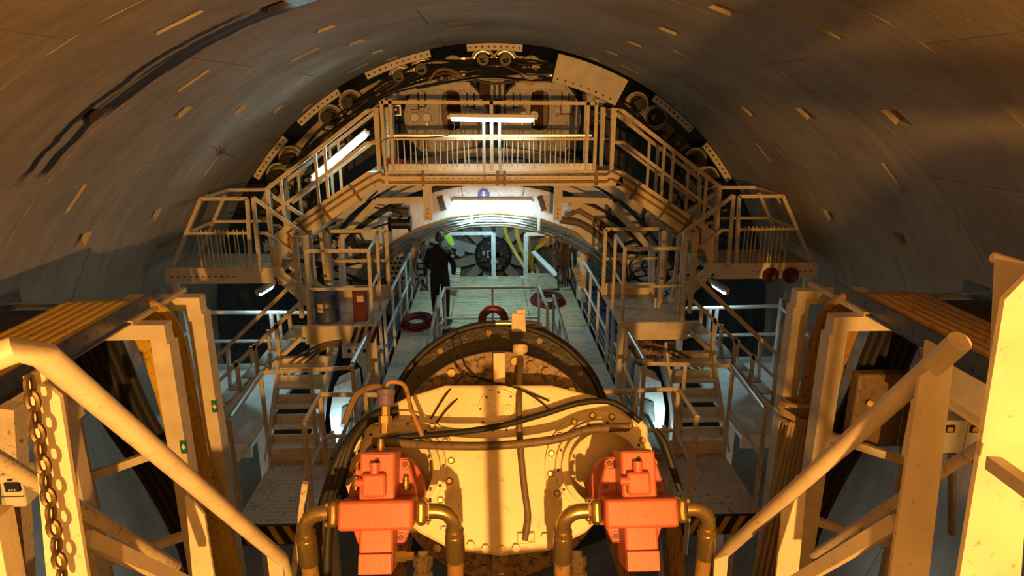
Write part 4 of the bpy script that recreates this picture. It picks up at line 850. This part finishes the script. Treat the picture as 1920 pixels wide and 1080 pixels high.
y3 = 2.66; MB().prism(down(W(1340,1050,y3), W(1366,1040,y3), W(1362,1085,y3), W(1338,1085,y3)), (0,.012,0)).build('post', 'cream', t, smooth=False)
MB().bar(W(1684,978,1.62), W(1480,1098,2.1), .03, .045).build('knee_rail', 'cream', t, smooth=False)
t = thing('platform_post', 'broad cream post with a bar welded across it', 'post', W(1850,1090,1.25))
yp = 1.28; MB().prism(down(W(1884,562,yp), W(1945,500,yp), W(1905,1090,yp), W(1798,1090,yp)), (0,.014,0)).build('web', 'cream', t, smooth=False)
MB().prism(flg(W(1945,500,yp), W(1905,1090,yp), V((0,.12,0))), (.012,0,0)).build('flange', 'cream', t, smooth=False)
MB().sq([W(1862,868,1.22), W(1990,960,1.0)], .03).build('cross_bar', 'cream', t, smooth=False)
tag(MB().tube([W(1862,482,1.9), W(1990,530,1.7)], .017, 8).build('rail_stub', 'cream'), 'short lit bar end beside the broad cream post', 'bar')
for s_ in (-1, 1):
    t = thing('near_stair', 'steel stair descending beside the conveyor drive '+SIDE[s_], 'stair', (s_*1.35, 2, 1.5))
    for x in (1.10, 1.62): MB().bar((s_*x,.86,3.05-.5), (s_*x,3.55,-.45), .05, .22).build('stringer', 'cream', t, smooth=False)
    for k in range(13): y = 1.0+.19*k; z = 2.42-.212*k; MB().bb(s_*1.1,s_*1.62,y,y+.22,z-.03,z).build('tread', 'deck', t, smooth=False)
# platform the photographer stands on, with its guard rail
t = thing('rear_platform', 'steel platform behind the near stairs', 'platform', (0,0,2.5)); MB().bb(-2.2,2.2,-12,.9,2.5,2.56).build('deck_plate', 'deck', t, smooth=False); MB().bb(-2.2,2.2,.86,.92,2.36,2.56).build('front_beam', 'cream', t, smooth=False)
t = thing('rear_platform_railing', 'cream guard railing along the rear platform edge', 'railing', (1.2,-1,2.56))
tubes(t, [('top_rail', [(1.25,-2.6,3.75),(1.25,1.2,3.7)], .03, False), ('mid_rail', [(1.25,-2.6,3.2),(1.25,1.1,3.2)], .028, False), ('post', [(.01,.86,2.5),(.01,.86,3.25)], .035, False)]+[('post', [(1.25,y_,2.56),(1.25,y_,3.75)], .03, False) for y_ in (-2.6,-1.2,.2)], 'cream')
def WC(px, py, R=RT):
    d = ray(px, py); a = d.x**2+d.z**2; b = 2*(CAMP.x*d.x+CAMP.z*d.z); c = CAMP.x**2+CAMP.z**2-R*R
    return CAMP+d*((-b+math.sqrt(b*b-4*a*c))/2/a)
def onray(px, py, Y): q = WC(px, py); return FLOOD+(q-FLOOD)*((Y-FLOOD.y)/(q.y-FLOOD.y))
t = thing('shadow_bars', 'cream bars added out of view to cast shadow bands on the lining', 'blocker', (1.0,-2.2,2.56))  # unseen bars, shaped along the flood's rays to throw bands on the lining
for nm, a, b, r_ in (('upright', (1620,-60), (1190,470), .11), ('cross_arm', (1480,150), (1960,170), .085), ('brace', (1960,270), (1650,460), .085), ('upright', (1960,380), (1820,520), .10)):
    MB().tube([onray(*a,-2.2), onray(*b,-2.2)], r_, 10).build(nm, 'cream', t)
q = onray(1190,470,-2.2); MB().tube([q, V((q.x+.1,-2.2,2.56))], .04, 8).build('leg', 'cream', t)
t = thing('floodlight', 'orange sodium floodlight hanging from the tunnel crown', 'lamp', FLOOD+V((0,-.2,0)))
MB().bb(FLOOD.x-.2,FLOOD.x+.2,FLOOD.y-.35,FLOOD.y-.18,FLOOD.z-.14,FLOOD.z+.14).build('housing', 'dark_machine', t, bevel=.02); MB().bar(FLOOD+V((0,-.27,.14)), FLOOD+V((0,-.27,.95)), .03, .03, (0,1,0)).build('hanger', 'dark_machine', t)

# ================================================================== SCREW CONVEYOR DRIVE
TA = math.radians(27); AX = V((0, math.cos(TA), -math.sin(TA))); EX = V((1,0,0)); EZ = V((0, math.sin(TA), math.cos(TA)))
O = W(937, 852, 3.35)
def L(px, py, dep=0):
    d = ray(px, py); o = O+AX*dep; t_ = (o-CAMP).dot(AX)/d.dot(AX); return CAMP+d*t_
PXM = (L(1037,852)-L(937,852)).length/100       # metres per pixel on the face
sc = thing('screw_conveyor_drive', 'cream gearbox end of the screw conveyor with black bolted flange', 'machine', O-V((0,0,.9)))
MB().lathe([(.46,.7),(.46,8.5),(0,8.5)], O, AX, 40).build('conveyor_tube', 'dirty_brown', sc)
FC = L(935,814,.60); R1 = (L(1140,814,.60)-FC).length
MB().lathe([(R1*.60,.0),(R1*.985,.0),(R1,.02),(R1,.22),(R1*.93,.24),(.40,.26)], FC, AX, 64).build('black_flange', 'grease_black', sc)
RC = L(937,866,.26); R2 = (L(1144,866,.26)-RC).length
fr = MB().lathe([(.25,.0),(R2*.99,.0),(R2,.015),(R2,.10),(R2*.8,.12),(R2*.78,.36)], RC, AX, 64).build('bolt_ring', 'dirty_brown', sc)
for i in range(38):
    a = 2*math.pi*(i+.5)/38; p = RC+(EX*math.cos(a)+EZ*math.sin(a))*R2*.91; m = MB(); hexbolt(m, p, -AX, .027, .028); m.build('hex_bolt', 'dirty_brown' if i % 4 else 'brass', fr)
for i in range(9):
    a = math.radians(35+110*i/8); p = RC+(EX*math.cos(a)+EZ*math.sin(a))*R2*.77; m = MB(); hexbolt(m, p, -AX, .026, .024); m.build('hex_bolt', 'dirty_brown', fr)
for i in range(36):
    a = 2*math.pi*(i+.5)/36; p = FC+(EX*math.cos(a)+EZ*math.sin(a))*R1*.93; m = MB(); hexbolt(m, p, -AX, .022, .02); m.build('flange_bolt', 'grease_black' if i % 3 else 'dirty_brown', fr)
out = [(683,805),(700,775),(762,745),(835,722),(1035,722),(1115,742),(1192,775),(1216,800),(1216,872),(1150,950),(1098,1000),(1030,1034),(940,1044),(850,1034),(785,1000),(735,955),(683,880)]
MB().prism([L(x,y) for x, y in out], AX*.26).build('gear_housing', 'gearbox_cream', sc, smooth=False, bevel=.018)
m = MB()
for i in range(9):
    a = math.radians(232+76*i/8); p = O+(EX*math.cos(a)+EZ*math.sin(a))*168*PXM
    m2 = MB(); hexbolt(m2, p, -AX, .024, .025); m2.build('housing_bolt', 'gearbox_cream', sc)
cv = MB().lathe([(0,-.012),(42*PXM,-.012),(42*PXM,.01)], L(936,772), AX, 36).build('round_cover', 'gearbox_cream', sc)
for x in (919, 953):
    p = L(x,770); MB().lathe([(0,-.022),(11*PXM,-.022),(12*PXM,-.012)], p, AX, 18).build('washer', 'gearbox_cream', cv); m = MB(); hexbolt(m, p-AX*.022, -AX, .016, .012); m.build('hex_bolt', 'gearbox_cream', cv)
for i in range(9):
    a = 2*math.pi*i/9+.2; p = L(936,772)+(EX*math.cos(a)+EZ*math.sin(a))*36*PXM-AX*.012; MB().cyl(p, p-AX*.004, .007, n=8).build('screw', 'black_paint', cv)
MB().box(L(936,692,.22)-AX*.02, (.075,.12,.19), (EX,AX,EZ)).build('rib', 'gearbox_cream', sc, bevel=.006)
MB().box(L(938,1046,.20)-AX*.02, (.10,.10,.14), (EX,AX,EZ)).build('rib', 'dirty_brown', sc, bevel=.006)
MB().box(L(986,1008), (.10,.05,.06), (EX,AX,EZ)).build('bottom_block', 'gearbox_cream', sc, bevel=.006)
# motor adapters
MOT = {}
for s_, (cx_, cy_) in ((-1,(752,876)), (1,(1124,874))):
    c = L(cx_, cy_); MOT[s_] = c
    ad = MB().lathe([(.32,.02),(.32,-.03),(.265,-.03),(.262,-.07),(.235,-.075),(.232,-.13),(.20,-.14),(.20,-.20)], c, AX, 44).build('motor_adapter', 'gearbox_cream' , sc)
    for i in range(16):
        a = 2*math.pi*(i+.3)/16; p = c+(EX*math.cos(a)+EZ*math.sin(a))*.292-AX*.03; b_ = MB().lathe([(0,-.001),(.021,-.001),(.021,.001)], p, AX, 12).build('counterbore', 'dirty_brown', ad); m = MB(); hexbolt(m, p-AX*.001, -AX, .014, .008); m.build('cap_screw', 'brass', b_) if False else m.build('cap_screw', 'brass', ad)
    for i in range(14):
        a = 2*math.pi*(i+.1)/14; p = c+(EX*math.cos(a)+EZ*math.sin(a))*.25-AX*.072; MB().cyl(p, p-AX*.003, .009, n=8).build('screw', 'black_paint', ad)
# hydraulic motors
def motor(s_, label):
    c = MOT[s_]-AX*.18+EX*(-.03 if s_ < 0 else .09)-EZ*.10; t = thing('hydraulic_motor', label, 'motor', c-V((0,0,.3)))
    K = .92; P = lambda x, d, z: c+EX*(x*K)-AX*d+EZ*(z*K-.0)
    X3 = (EX*K, AX, EZ*K)
    MB().lathe([(.175,0),(.195,0),(.195,-.10),(.155,-.12),(.15,-.22)], c, AX, 32).build('drive_flange', 'motor_red', t)
    k = 1.0
    # trapezoid ear plate
    MB().prism([P(x,.22,z) for x, z in ((-.135,.20),(.135,.20),(.185,.02),(.185,-.10),(.125,-.26),(-.125,-.26),(-.185,-.10),(-.185,.02))], -AX*.06).build('ear_plate', 'motor_red', t, smooth=False, bevel=.012)
    for x, z in ((-.12,.16),(.12,.16),(-.15,.04),(.15,.04),(-.105,-.225),(.105,-.225)):
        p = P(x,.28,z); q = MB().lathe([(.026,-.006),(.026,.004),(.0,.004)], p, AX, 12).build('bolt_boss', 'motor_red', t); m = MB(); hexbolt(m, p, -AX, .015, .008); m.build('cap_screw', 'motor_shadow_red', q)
    MB().box(P(0,.34,.11), (.185,.22,.26), X3).build('upper_block', 'motor_red', t, bevel=.012)
    MB().box(P(0,.34,-.235), (.175,.20,.27), X3).build('lower_block', 'motor_red', t, bevel=.012)
    MB().box(P(0,.45,-.315), (.17,.012,.10), X3).build('bottom_cap', 'motor_red', t, bevel=.004)
    MB().box(P(0,.36,-.075), (.385,.24,.15), X3).build('port_block', 'motor_red', t, bevel=.016)
    v_ = MB().box(P(-.01,.46,.075), (.125,.06,.12), X3).build('valve_body', 'motor_red', t, bevel=.014)
    MB().lathe([(0,-.02),(.022,-.02),(.026,.03),(0,.03)], P(-.01,.47,.155), EZ, 12).build('valve_knob', 'motor_red', v_)
    MB().lathe([(0,-.02),(.02,-.02),(.022,.03)], P(-.085,.47,.09), EX, 12).build('side_plug', 'motor_red', v_)
    p = P(.0,.452,.20); MB().cyl(p, p-AX*.004, .012, n=10).build('port_hole', 'black_paint', t)
    MB().box(P(0,.452,.205), (.13,.006,.045), X3).build('name_plate', 'motor_red', t)
    for x in ((-.14,.13) if s_ < 0 else ()):
        MB().lathe([(0,.05),(.014,.05),(.014,.03),(.018,.03),(.018,-.01)], P(x,.30,.045), EZ, 10).build('brass_plug', 'brass', t)
    if s_ < 0: MB().lathe([(0,.05),(.014,.05),(.014,.03),(.018,.03),(.018,-.01)], P(.0,.36,.25), EZ, 10).build('brass_plug', 'brass', t)
    if s_ < 0: MB().lathe([(0,.07),(.02,.07),(.02,.03),(.026,.03),(.026,-.02)], P(.11,.36,-.30), EX, 6).build('drain_plug', 'brass', t)
    # ports: flange, elbow, ferrule
    for e in (-1, 1):
        a = P(e*.19,.36,-.075)
        fl_ = MB().box(a+EX*e*.035, (.055,.15,.13), X3).build('split_flange', 'brass', t, bevel=.02)
        for dz in (-.045,.045):
            for dd in (-.05,.05): m = MB(); hexbolt(m, a+EX*e*.062+EZ*dz+AX*dd, EX*e, .012, .012); m.build('flange_bolt', 'dirty_brown', fl_)
        b = a+EX*e*.07; D = V((0,0,-1)); el = [b, b+EX*e*.03]
        for q in range(1,8): th = math.pi/2*q/7; el.append(b+EX*e*(.03+.09*math.sin(th))+D*(.09*(1-math.cos(th))))
        end = b+EX*e*.12+D*.12; el.append(end)
        MB().tube(el, .037, 14).build('elbow', 'brass', t)
        MB().lathe([(.037,0),(.046,.0),(.046,.025),(.041,.03),(.049,.035),(.049,.17),(.043,.18)], end-D*.01, D, 18).build('ferrule', 'brass', t)
        h0 = end+D*.16; MB().tube(spl([h0, h0+D*.3+V((0,.02,0)), h0+D*.9+V((e*.04,.1,0)), h0+D*1.8+V((e*.05,.3,0))]), .042, 12).build('supply_hose', 'tan_hose', t)
    return c
motor(-1, 'orange-red hydraulic motor with brass plugs, beside the purple capped fitting')
motor(1, 'orange-red hydraulic motor with raised casting marks, without the purple fitting')
# fittings and hoses on the drive
t = thing('sensor_fitting', 'brass fitting with a dark purple cap above the hydraulic motor', 'fitting', L(722,815,-.35))
p = L(722,812,-.30)
MB().lathe([(.028,0),(.028,.05),(.036,.05),(.036,.09),(.024,.09),(.024,.14),(0,.14)], p, EZ, 6).build('body', 'brass', t); MB().lathe([(.03,.14),(.045,.15),(.045,.20),(.05,.205),(.05,.23),(0,.23)], p, EZ, 18).build('cap', 'purple_cap', t)
MB().tube(spl([p+EZ*.23, p+EZ*.27+EX*.02, p+EZ*.25+EX*.10, p+EZ*.12+EX*.14, p+EX*.20-EZ*.02]), .012, 8).build('cable', 'tan_hose', t)
MB().tube(spl([p+EZ*.22, p+EZ*.25-EX*.06, p+EZ*.2-EX*.16, p-EX*.22+EZ*.05]), .018, 8).build('thick_cable', 'rubber_dusty', t)
tag(MB().tube(spl([L(700,828,-.34), L(740,830,-.36), L(840,836,-.22), L(940,835,-.18), L(1040,824,-.2), L(1100,806,-.24), L(1180,800,-.30)]), .024, 10).build('cross_hose', 'rubber_dusty'), 'dusty brown hose sagging between the two hydraulic motors', 'hose')
tag(MB().tube(spl([L(700,835,-.30), L(750,820,-.32), L(850,812,-.20), L(940,798,-.12), L(1020,776,-.08), L(1090,755,-.08), L(1150,755,-.06), L(1200,790,-.05)]), .018, 10).build('cross_hose', 'rubber'), 'black hose rising across the gearbox face to the far shoulder', 'hose')
tag(MB().tube(spl([L(976,672,.20), L(975,700,.10), L(973,760,-.04), L(976,840,-.05), L(984,920,-.05), L(990,970,-.04), L(984,1012,-.02)]), .019, 10).build('breather_hose', 'rubber_dusty'), 'upright grey hose down the middle of the gearbox face', 'hose')
t = thing('tank_breather', 'round pale breather cap on a stem at the top of the gearbox', 'cap', L(976,690,.26)); p = L(976,690,.24)
MB().lathe([(.016,-.03),(.016,.06),(.022,.06),(.022,.08),(.016,.08),(.045,.10),(.048,.105),(.048,.14),(.04,.15),(0,.15)], p, EZ, 20).build('cap', 'cream_worn', t)
for k, pts in enumerate(([(860,650),(850,672),(868,700),(915,712),(985,735),(1040,775)], [(862,652),(875,690),(905,712),(960,725),(1030,752)], [(868,705),(840,735),(805,790)], [(900,712),(850,755),(812,800)])):
    tag(MB().tube(spl([L(x,y,.20 if y < 718 else -.02) for x, y in pts]), .005, 5).build('sensor_wire', 'rubber'), 'thin sensor wire straggling over the top of the gearbox', 'wire', 'thin wires over the gearbox')
t = thing('grease_coupling', 'cream grease distributor block on top of the black flange', 'fitting', L(972,622,.66)); p = L(972,606,.62)
MB().box(p, (.10,.08,.13), X3 if False else (EX,AX,EZ)).build('block', 'cream', t, bevel=.008); MB().box(p+EZ*.07+EX*.02, (.07,.07,.05), (EX,AX,EZ)).build('cap', 'cream', t, bevel=.008)
MB().cyl(p-EX*.05, p-EX*.16, .02, n=10).build('left_union', 'brass', t); MB().cyl(p+EX*.05, p+EX*.16-EZ*.02, .022, n=10).build('right_union', 'dark_machine', t)
def onrim(a, dep, k=1.03): return FC+AX*(dep-.38)+(EX*math.sin(math.radians(a))+EZ*math.cos(math.radians(a)))*R1*k
tag(MB().tube(spl([p-EX*.16]+[onrim(a, .40, 1.02) for a in (-8,-18,-30,-42,-54,-66,-78)]), .024, 10).build('rim_hose', 'rubber'), 'black hose following the flange rim from the brass union', 'hose')
for k in range(2):
    tag(MB().tube(spl([p+EX*.16-EZ*.02]+[onrim(a, .38+.05*k, 1.01+.03*k) for a in (16,26,38,50,62,76)]), .02, 10).build('rim_hose', 'rubber'), 'black hose following the flange rim beyond the cream block', 'hose', 'black hoses beyond the cream block')
q = L(925,600,.95); t = tag(MB().torus(q, AX, .085, .03, 24, 8).build('lifting_eye', 'red_paint'), 'dark red lifting eye on top of the conveyor flange', 'lifting eye')
# big black hoses at the left of the left motor
for k in range(3):
    tag(MB().tube(spl([L(745-6*k,770+4*k,-.05), L(700-8*k,780+6*k,-.10), L(660-8*k,830+6*k,-.15), L(640-10*k,900,-.15), L(618-10*k,980,-.2), L(612-12*k,1085,-.2)]), .028, 10).build('drive_hose', 'rubber'), 'thick black hose dropping past the motor with brass plugs', 'hose', 'black hoses past the motor')
tag(MB().tube(spl([L(1228,805,-.1), L(1245,830,-.12), L(1262,880,-.12), L(1275,920,-.1)]), .02, 8).build('side_hose', 'rubber'), 'black hose beside the motor with casting marks', 'hose')
# struts below the drive
for a, b, y, w_ in (((1150,1000),(1215,1200),3.6,.16), ((1255,960),(1275,1200),3.7,.2), ((700,1000),(680,1200),3.7,.1), ((760,1010),(720,1200),3.7,.08)):
    tag(MB().bar(W(*a,y), W(*b,y), .1, w_, (0,1,0)).build('drive_strut', 'wood'), 'brown greasy strut standing under the conveyor drive', 'strut', 'struts under the conveyor drive')
tag(MB().bar(W(573,905,3.0), W(548,1100,3.0), .03, .03, (0,1,0)).build('thin_post', 'cream_worn'), 'thin chipped pale post beside the brass elbow', 'post')
for px in (793, 1082):
    c = L(px,1062,0); t = thing('pipe_union', 'stacked hex pipe union under the gearbox flange', 'fitting', c, 'hex unions under the gearbox'); MB().lathe([(0,.08),(.03,.08),(.03,.05),(.055,.05),(.055,.0),(.045,0),(.045,-.03),(.055,-.03),(.055,-.12)], c, EZ, 6).build('nut', 'cream_worn', t); MB().cyl(c-EZ*.12, c-EZ*.7, .03, n=10).build('pipe', 'dark_machine', t)

# ================================================================== WORKER
def person():
    base = V((-1.02, 11.55, FZ)); t = thing('person', 'worker in dark overalls standing on the gangway with back turned', 'person', base)
    J = {'pel':(0,0,.95,.15,.12), 'wst':(0,-.01,1.10,.145,.115), 'chs':(0,-.01,1.30,.175,.125), 'nkb':(0,.01,1.46,.09,.085), 'nk':(0,.02,1.53,.06,.06),
         'hl':(-.10,0,.90,.105,.105), 'kl':(-.11,-.01,.50,.075,.08), 'al':(-.11,.03,.10,.055,.06), 'tl':(-.12,.16-.02,.04,.045,.04),
         'hr':(.10,0,.90,.105,.105), 'kr':(.10,.01,.50,.075,.08), 'ar':(.10,.0,.10,.055,.06), 'tr':(.12,.12,.04,.045,.04),
         'sl':(-.20,.0,1.40,.075,.075), 'el':(-.27,.02,1.13,.055,.055), 'wl':(-.20,.22,.98,.042,.042),
         'sr':(.20,.0,1.40,.075,.075), 'er':(.265,.03,1.13,.055,.055), 'wr':(.19,.20,.96,.042,.042)}
    E_ = [('pel','wst'),('wst','chs'),('chs','nkb'),('nkb','nk'),('pel','hl'),('hl','kl'),('kl','al'),('al','tl'),('pel','hr'),('hr','kr'),('kr','ar'),('ar','tr'),('chs','sl'),('sl','el'),('el','wl'),('chs','sr'),('sr','er'),('er','wr')]
    ks = list(J); rot = Matrix.Rotation(math.radians(-18), 3, 'Z')
    me = bpy.data.meshes.new('body'); me.from_pydata([tuple(rot @ V(J[k][:3])) for k in ks], [(ks.index(a), ks.index(b)) for a, b in E_], [])
    o = bpy.data.objects.new('body', me); COL.objects.link(o); o.parent = t; me.materials.append(MT['cloth_dark'])
    md = o.modifiers.new('skin', 'SKIN'); sv = me.skin_vertices[0].data
    for i, k in enumerate(ks): sv[i].radius = J[k][3:5]
    sv[0].use_root = True; md.use_smooth_shade = True
    o.modifiers.new('sub', 'SUBSURF').levels = 2; o.modifiers['sub'].render_levels = 2
    BASE[o.name] = base
    def q(x, y, z): return base+rot @ V((x,y,z))
    # head with face (turned away), hair, ears
    hd = MB(); c = q(0,.05,1.64); n = 16; m_ = 12
    for i in range(m_+1):
        ph = math.pi*i/m_
        for j in range(n):
            a = 2*math.pi*j/n; rx, ry, rz = .076, .098, .122
            x = rx*math.sin(ph)*math.cos(a); y = ry*math.sin(ph)*math.sin(a); z = rz*math.cos(ph)
            if z < 0: x *= 1+z*2.2; y = y*(1+z*1.4)+(-z)*.10
            if y > 0 and abs(x) < .02 and -.035 < z < .02: y += .018
            hd.v.append(c+rot @ V((x,y,z)))
    hd.f = [(i*n+j, i*n+(j+1)%n, (i+1)*n+(j+1)%n, (i+1)*n+j) for i in range(m_) for j in range(n)]
    h = hd.build('head', 'skin', t)
    for s_ in (-1, 1):
        MB().lathe([(0,-.008),(.018,-.008),(.026,0),(.018,.008)], c+rot @ V((s_*.078,.0,.0)), rot @ V((1,0,0)), 10).build('ear', 'skin', h)
        MB().lathe([(0,-.01),(.011,0),(0,.01)], c+rot @ V((s_*.03,.086,.012)), (0,1,0), 8).build('eye', 'sign_white', h)
    MB().bar(c+rot @ V((-.022,.098,-.055)), c+rot @ V((.022,.098,-.055)), .012, .010).build('mouth', 'motor_shadow_red', h)
    hr = MB(); m_ = 8
    for i in range(m_+1):
        ph = math.radians(105)*i/m_
        for j in range(n):
            a = 2*math.pi*j/n; x = .084*math.sin(ph)*math.cos(a); y = .106*math.sin(ph)*math.sin(a)-.006; z = .132*math.cos(ph)
            if y > .03 and z < .05: z = .05+ (z-.05)*.2
            hr.v.append(c+rot @ V((x,y,z)))
    hr.f = [(i*n+j, i*n+(j+1)%n, (i+1)*n+(j+1)%n, (i+1)*n+j) for i in range(m_) for j in range(n)]
    hr.build('hair', 'hair', t)
    for s_, wv in ((-1,(-.20,.22,.98)), (1,(.19,.20,.96))):
        w0 = V(wv); hm = MB(); d = V((-s_*.25,.9,-.25)).normalized(); sd = V((.9,.25*s_,0)).normalized()
        hm.tube([q(*(w0-d*.02)), q(*(w0+d*.05)), q(*(w0+d*.09))], [.030,.040,.034], 8)
        for k in range(4):
            b0 = w0+d*.08+sd*(-.03+.02*k); ln = (.07,.08,.075,.06)[k]; hm.tube([q(*b0), q(*(b0+d*ln*.5+V((0,0,-.008)))), q(*(b0+d*ln*.8+V((0,0,-.035))))], [.010,.009,.007], 6)
        b0 = w0+d*.03-sd*.035*s_; hm.tube([q(*b0), q(*(b0+d*.03-sd*.02*s_)), q(*(b0+d*.06-sd*.02*s_))], [.011,.010,.008], 6)
        hm.build('hand', 'skin', t)
    for s_ in (-1, 1):
        x0, y0 = (-.115,.08) if s_ < 0 else (.11,.05); MB().box(q(x0,y0,.045), (.10,.28,.09), (rot @ V((1,0,0)), rot @ V((0,1,0)), V((0,0,1)))).build('boot', 'black_paint', t, bevel=.03)
    p = q(.268,-.035,1.34); MB().box(p, (.012,.07,.03), (rot @ V((.9,-.4,0)).normalized(), rot @ V((.4,.9,0)).normalized(), V((0,0,1)))).build('shoulder_patch', 'paper', t)
person()
print('objects', len(bpy.data.objects))
